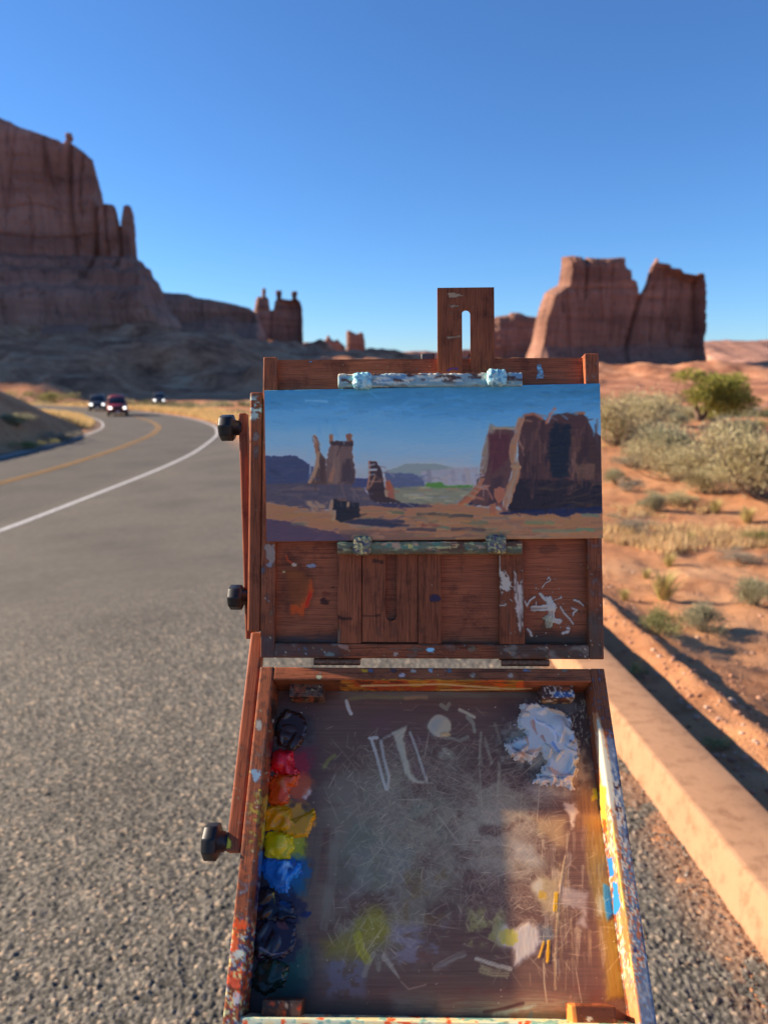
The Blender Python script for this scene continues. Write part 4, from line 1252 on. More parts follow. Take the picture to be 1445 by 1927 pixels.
# ---- mixing surface
def palette_sheet():
    x0, x1, y0, y1 = -WT2 + RW + .0002, WT2 - RW - .0002, YF + .0002, -RW - .0002
    nx, ny = 430, 380
    X, Y = np.meshgrid(np.linspace(x0, x1, nx), np.linspace(y0, y1, ny))
    v = np.stack([X, Y, np.full_like(X, ZF)], -1).reshape(-1, 3)
    c = Canvas(TRAY.w(v), c255(80, 62, 58))
    c.pig = np.array([2.95, 2.25, 1.42])
    c.blur = 2.0
    z1 = zoomer(400, 1540, 3.44)      # lower left
    z2 = zoomer(820, 1540, 3.284)     # lower right
    z3 = zoomer(470, 1240, 4.014)     # upper left
    z4 = zoomer(830, 1240, 4.014)     # upper right
    # wood seen through, streaks across
    n = fbm2(c.X / 90, c.Y / 2.2, 5, 3)
    c.c *= (.86 + .3 * n)[:, None]
    c.wash(c255(92, 54, 52), .5, 40, .5, .7, 1, 2.5, (600, 1750, 1200, 1920))
    c.wash(c255(84, 60, 66), .6, 40, .45, .7, 2, 2, (590, 1320, 900, 1480))
    # grey film in the middle
    c.wash(c255(104, 98, 92), .8, 55, .38, .62, 3, 1, (560, 1380, 900, 1860))
    c.wash(c255(84, 90, 82), .6, 45, .42, .62, 4, 1, (600, 1480, 860, 1700))
    c.wash(c255(104, 100, 102), .55, 34, .45, .64, 6, 1, (620, 1580, 800, 1720))
    c.wash(c255(116, 108, 100), .8, 34, .38, .6, 7, 1, (790, 1430, 1060, 1680))
    c.wash(c255(126, 120, 116), .6, 22, .44, .62, 8, 1.4, (830, 1500, 1030, 1670))
    c.wash(c255(96, 78, 50), .5, 28, .45, .65, 9, 1, (740, 1620, 860, 1760))
    # left margin: smeared colour drag
    c.poly(z3((300, 250), (600, 250), (480, 480), (490, 900), (440, 1284), (200, 1284), (190, 300)), c255(52, 38, 40), .7, 20, 6, 14, 10)
    c.poly(z1((270, 0), (330, 0), (600, 300), (540, 700), (600, 1000), (620, 1150), (250, 1331), (210, 700)), c255(26, 24, 36), .9, 16, 8, 14, 11)
    c.stroke(z1((690, 0), (640, 330), (560, 700), (600, 1000)), 14, c255(86, 80, 76), .55, .6, 12)
    c.stroke(z1((790, 100), (770, 400), (720, 700)), 9, c255(104, 100, 96), .5, .6, 13)
    c.poly(z1((470, 870), (620, 850), (600, 1120), (480, 1150), (330, 1080)), c255(28, 66, 66), .75, 12, 5, 10, 14, 0, .3, -.6)
    c.poly(z1((330, 950), (450, 900), (440, 1100), (340, 1120)), c255(24, 42, 42), .8, 10, 5, 9, 15)
    c.poly(z3((330, 680), (490, 660), (470, 820), (360, 900)), c255(96, 36, 52), .75, 8, 5, 9, 16, 0, .3)
    c.poly(z3((290, 900), (430, 910), (480, 950), (400, 1090), (300, 1060)), c255(124, 74, 62), .85, 6, 5, 9, 17, .0002, .3)
    c.poly(z3((405, 980), (440, 970), (465, 1000), (420, 1060), (405, 1050)), c255(190, 190, 210), .9, 2, 4, 6, 18, .0004)
    c.poly(z3((380, 440), (470, 480), (490, 640), (400, 650)), c255(58, 68, 72), .7, 6, 5, 6, 19, .0002)
    c.poly(z1((500, 120), (600, 130), (590, 250), (520, 260)), c255(80, 105, 34), .85, 5, 4, 8, 20)
    c.poly(z1((520, 230), (590, 240), (560, 350), (510, 330)), c255(92, 118, 130), .7, 5, 4, 8, 21)
    c.poly(z1((440, 400), (600, 370), (600, 480), (480, 510)), c255(24, 74, 120), .85, 6, 6, 6, 22)
    c.blot(*z1((605, 625))[0], 10, 6, c255(26, 34, 84), .9, .5, seed=23)
    c.stroke(z3((730, 320), (745, 380), (765, 415)), 3.2, c255(215, 218, 228), 1, .1, 24, .0006)
    c.stroke(z3((760, 300), (900, 285), (1020, 290), (1200, 295), (1330, 290)), 4, c255(112, 110, 66), .6, .6, 25)
    c.stroke(z3((1180, 295), (1280, 285), (1330, 290)), 4, c255(150, 110, 80), .7, .6, 26)
    c.poly([(640, 1299), (1000, 1299), (1000, 1314), (640, 1314)], c255(86, 90, 90), .7, 4, 3, 8, 27, 0, .4)
    c.stroke(z3((560, 820), (600, 760), (640, 735)), 4, c255(112, 112, 58), .6, .6, 28)
    # scraped pale strokes
    G = c255(148, 146, 142)
    c.stroke(z3((920, 610), (960, 740), (1000, 900), (1030, 985)), 3.0, c255(150, 150, 156), .9, .45, 29, .0004)
    c.stroke(z3((990, 620), (1010, 740), (1050, 890), (1040, 985)), 3.0, c255(142, 142, 148), .85, .45, 30, .0004)
    c.stroke(z3((905, 600), (960, 598)), 3, c255(172, 172, 180), .9, .3, 31, .0004)
    c.poly(z3((1075, 555), (1190, 505), (1160, 600), (1180, 720), (1215, 860), (1270, 925), (1380, 940), (1230, 940), (1180, 880), (1130, 720)), c255(140, 136, 128), .95, 1.5, 2, 6, 32, .0004)
    c.stroke(z3((1210, 560), (1250, 660), (1300, 820), (1335, 920)), 2.4, c255(138, 138, 142), .85, .5, 33, .0003)
    c.stroke(z3((1010, 600), (1080, 570)), 2.4, c255(130, 128, 128), .6, .6, 34)
    c.blot(827, 1366, 22, 20, c255(150, 142, 128), .95, .16, 12, 35, .1, .0006)
    c.poly([(806, 1366), (820, 1350), (836, 1352), (815, 1385)], c255(122, 126, 132), .8, 5, 2, 6, 36)
    c.blot(838, 1383, 10, 4, c255(190, 160, 120), .95, .2, seed=37, h=.0006)
    c.stroke(z4((0, 590), (60, 600), (140, 620), (200, 590)), 3, c255(120, 118, 112), .7, .6, 38)
    c.stroke(z4((30, 690), (80, 740), (0, 730)), 6, c255(126, 124, 118), .7, .5, 39)
    c.stroke(z4((140, 385), (190, 410), (250, 440)), 3, c255(150, 148, 138), .85, .4, 40, .0003)
    c.stroke(z4((200, 440), (240, 490), (250, 545)), 4, c255(128, 128, 120), .8, .5, 41)
    c.stroke(z4((0, 350), (40, 380), (60, 340)), 4, c255(118, 122, 112), .7, .6, 42)
    for k, (a, b) in enumerate([((300, 560), (290, 800)), ((330, 600), (380, 790)), ((405, 490), (450, 640)), ((440, 790), (425, 1040)), ((610, 990), (590, 1260)), ((290, 830), (310, 1160))]):
        c.stroke(z4(a, b), 2.6 if k < 4 else 1.4, c255(128, 124, 112), .6, .5, 43 + k)
    # upper right dark and scrape under the white
    c.poly(z4((430, 290), (1130, 260), (1160, 700), (1060, 900), (640, 960), (480, 800)), c255(54, 44, 46), .7, 20, 8, 12, 51)
    c.wash(c255(150, 148, 140), .7, 6, .58, .66, 52, .5, (1060, 1290, 1115, 1420))
    c.poly(z4((660, 940), (900, 960), (1000, 1020), (960, 1060), (720, 1060), (640, 1000)), c255(140, 138, 140), .6, 8, 5, 9, 53, 0, .4)
    c.poly(z4((930, 1100), (1010, 1090), (1030, 1160), (1000, 1284), (980, 1200)), c255(200, 198, 200), .85, 3, 5, 6, 54, .0003)
    # right margin, dragged vertical streaks
    c.poly(z4((1010, 960), (1190, 960), (1210, 1284), (1030, 1284)), c255(118, 92, 62), .75, 8, 6, 9, 55, 0, .55, 1.5)
    c.poly(z2((930, 0), (1040, 0), (1060, 200), (1090, 560), (1150, 900), (1180, 1100), (1060, 1120), (1010, 700), (940, 300)), c255(112, 96, 48), .85, 5, 4, 8, 56, .0002, .4, 1.45)
    c.poly(z2((1060, 640), (1110, 640), (1180, 1100), (1060, 1130), (1075, 900)), c255(108, 90, 36), .9, 3, 3, 6, 57, .0002)
    c.poly(z4((1150, 990), (1195, 985), (1200, 1060), (1140, 1065)), c255(190, 180, 30), .95, 2, 3, 5, 58, .0005)
    c.poly(z2((1030, 400), (1085, 430), (1100, 590), (1060, 640), (1045, 590)), c255(34, 104, 160), 1, 1.5, 2, 6, 59, .0005, .2, 1.4)
    c.poly(z2((1000, 480), (1030, 500), (1025, 600), (1000, 600)), c255(150, 156, 150), .7, 3, 3, 5, 60)
    for k in range(80):
        g = np.random.default_rng(900 + k)
        x = g.uniform(640, 1040); y = g.uniform(30, 900)
        cc = [c255(150, 136, 108), c255(165, 158, 146), c255(128, 112, 86), c255(150, 150, 150)][k % 4]
        c.stroke(z2((x, y), (x + g.uniform(-25, 25), y + g.uniform(80, 260))), g.uniform(1.5, 9), cc, g.uniform(.12, .36), .95, 70 + k, br=1.6, w1=.5)
    # long thin drip line
    c.stroke(z2((800, 240), (770, 440), (750, 640), (740, 900), (742, 1060)), 2.4, c255(150, 140, 118), .6, .8, 61, .0003)
    c.stroke(z2((665, 900), (670, 1020), (685, 1140)), 1.2, c255(160, 155, 140), .7, .4, 62)
    # pale patches low right
    c.poly(z2((600, 390), (660, 360), (760, 380), (750, 600), (680, 590), (640, 520), (595, 440)), c255(136, 124, 100), .85, 4, 4, 9, 63)
    c.poly(z2((595, 410), (640, 370), (660, 400), (640, 480), (600, 440)), c255(160, 162, 158), .85, 4, 3, 6, 64)
    c.stroke(z2((745, 470), (738, 570)), 3.4, c255(196, 156, 20), .95, .3, 65, .0003)
    c.blot(*z2((660, 480))[0], 8, 9, c255(176, 142, 30), .7, .6, seed=66)
    c.poly(z2((770, 420), (850, 440), (940, 460), (930, 600), (870, 560), (780, 535)), c255(128, 122, 128), .85, 3, 3, 7, 67, 0, .25)
    c.poly(z2((870, 650), (920, 590), (935, 680)), c255(134, 130, 138), .85, 3, 2, 6, 68)
    c.poly(z2((470, 700), (580, 645), (640, 690), (655, 760), (620, 830), (490, 910), (486, 800), (410, 800), (360, 720), (420, 650)), c255(172, 172, 180), .95, 4, 4, 8, 69, .0004, .15, 1.57)
    c.blot(*z2((450, 735))[0], 18, 16, c255(178, 172, 62), .75, .4, 5, 70)
    c.poly(z2((640, 660), (720, 680), (725, 750), (660, 770)), c255(78, 88, 102), .85, 4, 4, 6, 71)
    c.stroke(z2((700, 765), (690, 885)), 3.2, c255(205, 158, 18), .95, .4, 72, .0004)
    c.stroke(z2((668, 770), (640, 860)), 2.4, c255(190, 146, 26), .85, .6, 73, .0004)
    c.wash(c255(128, 128, 84), .7, 14, .42, .6, 74, 1, (870, 1700, 960, 1790))
    c.poly(z2((600, 0), (800, 0), (800, 180), (720, 150), (655, 90)), c255(140, 120, 94), .75, 5, 4, 9, 75)
    c.poly(z2((480, 150), (600, 170), (660, 290), (560, 290), (470, 240)), c255(128, 130, 136), .7, 6, 4, 9, 76)
    c.stroke(z2((0, 930), (80, 880), (170, 840)), 6, c255(120, 116, 118), .6, .6, 77)
    c.stroke(z2((250, 870), (340, 900), (460, 935)), 4, c255(170, 168, 164), .8, .6, 78, .0003)
    c.stroke(z2((290, 940), (360, 960), (430, 960)), 8, c255(140, 132, 104), .6, .7, 79)
    # bottom strip
    c.poly(z2((0, 1120), (300, 1110), (650, 1090), (900, 1090), (900, 1180), (400, 1240), (0, 1250)), c255(112, 112, 106), .7, 10, 6, 12, 80, 0, .5)
    c.poly(z2((330, 1220), (430, 1185), (620, 1160), (500, 1200), (400, 1240)), c255(122, 152, 160), .8, 3, 3, 7, 81)
    c.poly(z2((565, 1240), (590, 1200), (610, 1271), (570, 1271)), c255(40, 92, 150), .9, 2, 2, 6, 82)
    c.stroke(z2((300, 1200), (420, 1180), (540, 1145)), 3, c255(58, 36, 40), .85, .3, 83)
    c.poly([(800, 1915), (1080, 1905), (1080, 1925), (800, 1925)], c255(50, 46, 40), .8, 4, 3, 8, 84)
    c.poly([(470, 1880), (820, 1890), (820, 1925), (470, 1925)], c255(44, 46, 50), .75, 8, 4, 9, 85)
    c.poly(z1((1150, 1130), (1420, 1130), (1420, 1250), (1180, 1260)), c255(96, 104, 108), .5, 8, 6, 9, 86, 0, .5)
    # yellow-green smear and lilac haze at the lower left
    c.blot(*z1((1045, 710))[0], 32, 36, c255(112, 104, 28), .8, .3, 14, 87, .5)
    c.poly(z1((720, 800), (900, 740), (1000, 780), (1020, 900), (960, 930), (880, 900), (740, 890)), c255(108, 98, 40), .75, 10, 5, 10, 88)
    c.stroke(z1((940, 760), (960, 850), (1000, 920)), 9, c255(132, 128, 30), .75, .5, 89)
    c.wash(c255(106, 100, 124), .7, 22, .42, .6, 90, 1.6, (720, 1730, 850, 1830))
    c.wash(c255(92, 90, 118), .6, 18, .45, .62, 91, 1, (600, 1790, 700, 1890))
    c.stroke(z1((1040, 880), (1000, 960), (980, 1020)), 5, c255(140, 138, 136), .5, .7, 92)
    c.stroke(z1((1110, 900), (1160, 970), (1210, 1040)), 7, c255(150, 146, 148), .6, .7, 93, w1=1)
    c.stroke(z1((1060, 900), (1075, 980)), 5, c255(130, 126, 128), .45, .7, 94)
    c.stroke(z1((1220, 1060), (1270, 1110), (1380, 1080)), 1.2, c255(140, 120, 118), .7, .4, 95)
    # thin films dragged out of the paint heaps
    for x, y, rx, ry, cc in [(560, 1372, 34, 26, c255(46, 36, 36)), (556, 1440, 30, 24, c255(120, 30, 46)), (560, 1478, 30, 20, c255(150, 70, 44)), (556, 1540, 34, 26, c255(176, 130, 46)), (548, 1592, 28, 24, c255(136, 136, 36)), (548, 1640, 34, 26, c255(24, 72, 130)), (536, 1710, 36, 34, c255(26, 26, 56)), (530, 1780, 36, 36, c255(34, 28, 48)), (520, 1850, 40, 30, c255(22, 48, 46)), (1010, 1400, 60, 46, c255(120, 116, 116)), (1060, 1440, 44, 50, c255(132, 122, 112)), (1040, 1330, 50, 20, c255(96, 96, 104))]:
        c.blot(x, y, rx, ry, cc, .75, .55, 11, int(x + y), .3)
    # thousands of knife scratches
    g = np.random.default_rng(5)
    acc = np.zeros((ny, nx))
    ctrs = [((760, 1560), (90, 110), 1100), ((930, 1540), (95, 95), 1300), ((960, 1670), (100, 70), 700), ((800, 1440), (110, 70), 600), ((720, 1740), (90, 60), 300), ((1010, 1760), (110, 90), 160), ((700, 1450), (90, 80), 130)]
    for (mx, my), (sx, sy), cnt in ctrs:
        px = g.normal(mx, sx * .55, cnt); py = g.normal(my, sy * .55, cnt)
        ang_ = g.choice([.6, -.5, 1.2, 0.15, 2.2], cnt) + g.normal(0, .35, cnt)
        ln = g.uniform(5, 34, cnt) * (1 + 2.2 * (g.random(cnt) > .95))
        st = g.uniform(.14, .52, cnt) * (1 + .8 * (g.random(cnt) > .93))
        for k in range(cnt):
            a0 = TRAY.uv(px[k], py[k], ZF)
            a1 = TRAY.uv(px[k] + ln[k] * math.cos(ang_[k]), py[k] + ln[k] * math.sin(ang_[k]), ZF)
            m = int(ln[k] * 1.6) + 2
            tt = np.linspace(0, 1, m)
            u = (a0[0] + (a1[0] - a0[0]) * tt - x0) / (x1 - x0) * (nx - 1)
            w = (a0[1] + (a1[1] - a0[1]) * tt - y0) / (y1 - y0) * (ny - 1)
            iu, iw = np.floor(u).astype(int), np.floor(w).astype(int)
            okk = (iu >= 0) & (iu < nx - 1) & (iw >= 0) & (iw < ny - 1)
            iu, iw, fu, fw = iu[okk], iw[okk], (u - iu if False else u[okk] - iu[okk]), (w[okk] - iw[okk])
            fo = st[k] * np.sin(np.pi * tt[okk]) ** .5
            np.maximum.at(acc, (iw, iu), fo * (1 - fu) * (1 - fw)); np.maximum.at(acc, (iw, iu + 1), fo * fu * (1 - fw))
            np.maximum.at(acc, (iw + 1, iu), fo * (1 - fu) * fw); np.maximum.at(acc, (iw + 1, iu + 1), fo * fu * fw)
    m = np.clip(acc.ravel(), 0, .8)
    c.c = c.c * (1 - m[:, None]) + c255(164, 154, 142) * m[:, None]
    c.specks(140, (560, 1320, 1160, 1900), (.5, 1.3), [c255(190, 188, 180), c255(150, 146, 140)], .7, 96)
    v[:, 2] += np.minimum(c.h, .0012) + (fbm2(c.X / 3, c.Y / 3, 97, 2) - .5) * .00008
    me = mesh_np('palette_sheet', v, grid_faces(ny, nx))
    paint_attr(me, c.rgba())
    link('palette_sheet', me, M_FLOOR, box, TRAY.M, HINGE)
palette_sheet()

# ------------------------------------------------------------------ paint heaps squeezed on the palette
def dab(label, outline, cols, height, seed, swirl=1.0, group='paint heaps on the palette', lobes=(), cell=.0007, dirn=0.5, strokes=(), rid=1.0):
    """a heap of oil paint: outline in photo pixels on the palette plane"""
    loc = np.array([TRAY.uv(x, y, ZF) for x, y in outline])
    cen = loc.mean(0)
    loc = cen + (loc - cen) * (1.14 if swirl < 1.5 else 1.0)
    def sd(P):
        return poly_sdf(loc, P) + (fbm2(P[:, 0] * 420, P[:, 1] * 420, seed, 3) - .5) * (.0042 if swirl < 1.5 else .0060)
    P, f, be = region_grid(sd, loc[:, 0].min() - .002, loc[:, 0].max() + .002, loc[:, 1].min() - .002, loc[:, 1].max() + .002, cell)
    d = np.maximum(sd(P), 0)
    k = np.clip(d / .0045, 0, 1)
    body = np.sqrt(np.maximum(1 - (1 - k) ** 2, 0))
    # the heap is a pile of overlapping knife strokes, each a soft rounded ribbon with fine drag lines
    g = np.random.default_rng(seed)
    big_heap = swirl > 1.5
    n_s = 34 if big_heap else 7
    kk = 1 / (.0004 if big_heap else .0011)
    base_h = body * height * .34
    acc = np.exp(base_h * kk)
    best, own, drag = base_h * .8, np.full(len(P), -1), np.zeros(len(P))
    inside = P[d > .002] if (d > .002).any() else P[d > 0]
    for q in range(n_s):
        p0 = inside[g.integers(len(inside))]
        a0 = dirn + g.normal(0, .8)
        L = g.uniform(.007, .014); wd = g.uniform(.0022, .0042) if big_heap else g.uniform(.0034, .0060)
        bend = g.normal(0, 45)
        dx, dy = P[:, 0] - p0[0], P[:, 1] - p0[1]
        uu = dx * math.cos(a0) + dy * math.sin(a0)
        vv = -dx * math.sin(a0) + dy * math.cos(a0) - bend * uu ** 2
        e = np.clip(1 - (np.abs(uu) / L) ** 2, 0, 1)
        r_2 = (vv / (wd * (.5 + .5 * e))) ** 2
        prof_ = np.clip(1 - r_2, 0, 1) ** .75 * e ** .6
        line = fbm2(uu * 50 + q, vv * 1100 + 9 * q, seed + q, 2)
        hs = height * g.uniform(.5, 1.0) * prof_ * (.5 + .5 * (uu / L * .5 + .5)) * (.97 + .06 * line) * np.clip(d / .0028, 0, 1) ** .6
        acc = acc + np.where(hs > 0, np.exp(hs * kk) - 1, 0)
        mk = hs > best
        best = np.where(mk, hs, best)
        own = np.where(mk, q, own)
        drag = np.where(mk, line, drag)
    h = np.log(acc) / kk * sstep(0, .0038, d) ** .6
    for (lx_, ly_, lr, lh) in lobes:
        q = np.array(TRAY.uv(lx_, ly_, ZF))
        dd = np.linalg.norm((P - q) * np.array([1, .8]), axis=1) / (lr * .00046)
        hs = body * lh * np.sqrt(np.maximum(1 - dd ** 2, 0))
        h = np.log(np.exp(h * kk) + np.exp(hs * kk) - 1) / kk
    pick = np.concatenate([g.choice(len(cols), n_s, p=([.5] + [.5 / (len(cols) - 1)] * (len(cols) - 1))), [0]])
    shade = np.concatenate([g.uniform(.92, 1.08, n_s), [1.0]])
    z = ZF + .0004 + h
    wpos = TRAY.w(np.c_[P, z])
    c = Canvas(wpos, cols[0])
    base_c = np.array(cols)[pick[own]] * shade[own][:, None]
    other = np.array(cols)[(pick[own] + 1) % len(cols)]
    m = (sstep(.50, .72, drag) * .5)[:, None]
    c.c = np.clip(base_c * (1 - m) + other * m, 0, 1)
    for pl, wd, cc in strokes:
        c.stroke(pl, wd * 1.25, cc, .62, .75, seed + 31, w1=wd * .3)
    n = len(P)
    zb = np.full(n, ZF - .0002)
    v = np.concatenate([np.c_[P, z], np.c_[P, zb]])
    fs = np.concatenate([f, np.stack([be[:, 1], be[:, 0], be[:, 0] + n, be[:, 1] + n], -1)])
    o0 = TRAY.w(np.array([cen[0], cen[1], ZF]))
    v = v - np.array([cen[0], cen[1], ZF])
    me = mesh_np('paint_heap', v, fs)
    if swirl > 1.5: c.pig = np.array([2.2, 1.85, 1.45])
    rg = c.rgba()
    paint_attr(me, np.vstack([rg, rg]))
    M = TRAY.M.copy()
    M.translation = Vector(o0)
    o = link('paint_heap', me, M_PAINT)
    o.matrix_basis = M
    return tag(o, label, 'paint', group)
z1 = zoomer(400, 1540, 3.44); z3 = zoomer(470, 1240, 4.014); z4 = zoomer(830, 1240, 4.014); z5p = zoomer(380, 1220, 2.727)
dab('dark brown paint heap near the top left corner block of the palette', z3((215, 470), (280, 400), (380, 430), (420, 500), (400, 620), (330, 690), (230, 640), (200, 560)), [c255(38, 24, 24), c255(60, 36, 28), c255(30, 32, 38)], .006, 11)
dab('glossy crimson red paint heap below the dark brown one', z3((170, 720), (230, 690), (320, 710), (330, 800), (360, 850), (350, 890), (250, 880), (165, 830)), [c255(200, 24, 38), c255(165, 18, 40), c255(215, 50, 60)], .008, 21, lobes=[(527, 1432, 17, .009)])
dab('orange paint heap with a pink streak, between red and yellow', z3((160, 900), (240, 880), (360, 890), (350, 960), (300, 980), (290, 1080), (240, 1110), (160, 1090), (150, 980)), [c255(215, 84, 24), c255(190, 62, 26), c255(232, 112, 40)], .008, 31, strokes=[(z3((245, 935), (270, 1000)), 5, c255(225, 160, 140)), (z3((300, 1040), (330, 1040)), 3, c255(200, 190, 205))])
dab('warm yellow paint heap mixed with tan at its right', z5p((335, 830), (400, 810), (460, 830), (470, 880), (560, 830), (570, 870), (530, 960), (440, 960), (400, 935), (330, 930)), [c255(222, 166, 18), c255(235, 190, 30), c255(200, 140, 20)], .008, 41, strokes=[(z5p((470, 870), (510, 900), (520, 950)), 11, c255(190, 135, 85)), (z5p((540, 840), (555, 880)), 6, c255(170, 120, 40)), (z5p((430, 880), (450, 900)), 5, c255(230, 130, 40))])
dab('acid lemon yellow paint heap above the bright blue', z5p((340, 960), (400, 945), (460, 970), (465, 1030), (440, 1080), (390, 1090), (330, 1060), (325, 1000)), [c255(212, 206, 20), c255(190, 184, 16), c255(228, 218, 60)], .009, 51, lobes=[(527, 1590, 16, .008)])
dab('bright blue paint heap with pale blue streaks below the lemon yellow', z5p((320, 1090), (400, 1080), (500, 1110), (500, 1160), (450, 1200), (440, 1260), (380, 1240), (320, 1170)), [c255(20, 78, 158), c255(28, 96, 180), c255(14, 54, 120)], .007, 61, strokes=[(z5p((430, 1110), (425, 1150), (415, 1190)), 6, c255(140, 170, 220)), (z5p((440, 1110), (470, 1130)), 3, c255(150, 180, 225))])
dab('blue-black paint heap below the bright blue', z5p((290, 1240), (350, 1230), (400, 1290), (470, 1320), (470, 1380), (400, 1400), (280, 1400)), [c255(16, 16, 34), c255(24, 30, 70), c255(30, 22, 26)], .006, 71, strokes=[(z5p((365, 1260), (375, 1310)), 1.6, c255(150, 150, 60)), (z5p((420, 1320), (460, 1340)), 8, c255(24, 70, 140))])
dab('dark violet paint heap low on the left of the palette', z5p((280, 1400), (400, 1400), (470, 1420), (465, 1540), (400, 1590), (290, 1590), (265, 1490)), [c255(26, 20, 40), c255(46, 36, 66), c255(18, 16, 26)], .006, 81, strokes=[(z5p((410, 1420), (440, 1440)), 7, c255(90, 48, 48)), (z5p((300, 1540), (360, 1575), (440, 1560)), 2, c255(120, 116, 150))])
dab('dark green paint heap above the lower left corner block', z5p((290, 1620), (380, 1600), (440, 1640), (420, 1720), (330, 1780), (270, 1740)), [c255(18, 30, 28), c255(24, 58, 56), c255(40, 36, 28)], .005, 91)
dab('swirled white paint heap streaked with blue and brown at the upper right', z4((600, 335), (720, 335), (780, 360), (900, 390), (980, 450), (1000, 560), (1045, 640), (1040, 760), (1030, 870), (1000, 920), (1010, 1000), (900, 960), (780, 950), (680, 940), (740, 870), (790, 780), (750, 700), (680, 790), (560, 770), (480, 690), (470, 650), (580, 600), (640, 570), (560, 500), (590, 430)),
    [c255(214, 216, 220), c255(176, 186, 206), c255(206, 180, 160), c255(150, 156, 172), c255(226, 222, 214)], .014, 101, swirl=1.6, lobes=[(1050, 1368, 20, .009)], dirn=-.9, rid=1.3,
    strokes=[(z4((690, 480), (700, 520), (725, 570)), 4, c255(140, 70, 45)), (z4((640, 720), (700, 690), (750, 680)), 6, c255(178, 118, 80)), (z4((840, 640), (880, 690), (930, 740)), 3.2, c255(48, 84, 150)), (z4((980, 630), (1010, 640)), 4, c255(40, 50, 70)), (z4((560, 690), (610, 710)), 6, c255(58, 60, 74)), (z4((640, 600), (660, 640)), 3, c255(120, 70, 40)), (z4((760, 900), (860, 890), (990, 910)), 4, c255(70, 66, 72)), (z4((820, 840), (900, 870), (1000, 880)), 5, c255(206, 150, 130)), (z4((530, 440), (570, 470)), 6, c255(70, 90, 140)), (z4((760, 590), (790, 630)), 3, c255(110, 60, 40)), (z4((860, 560), (930, 590)), 2.4, c255(160, 180, 220))])

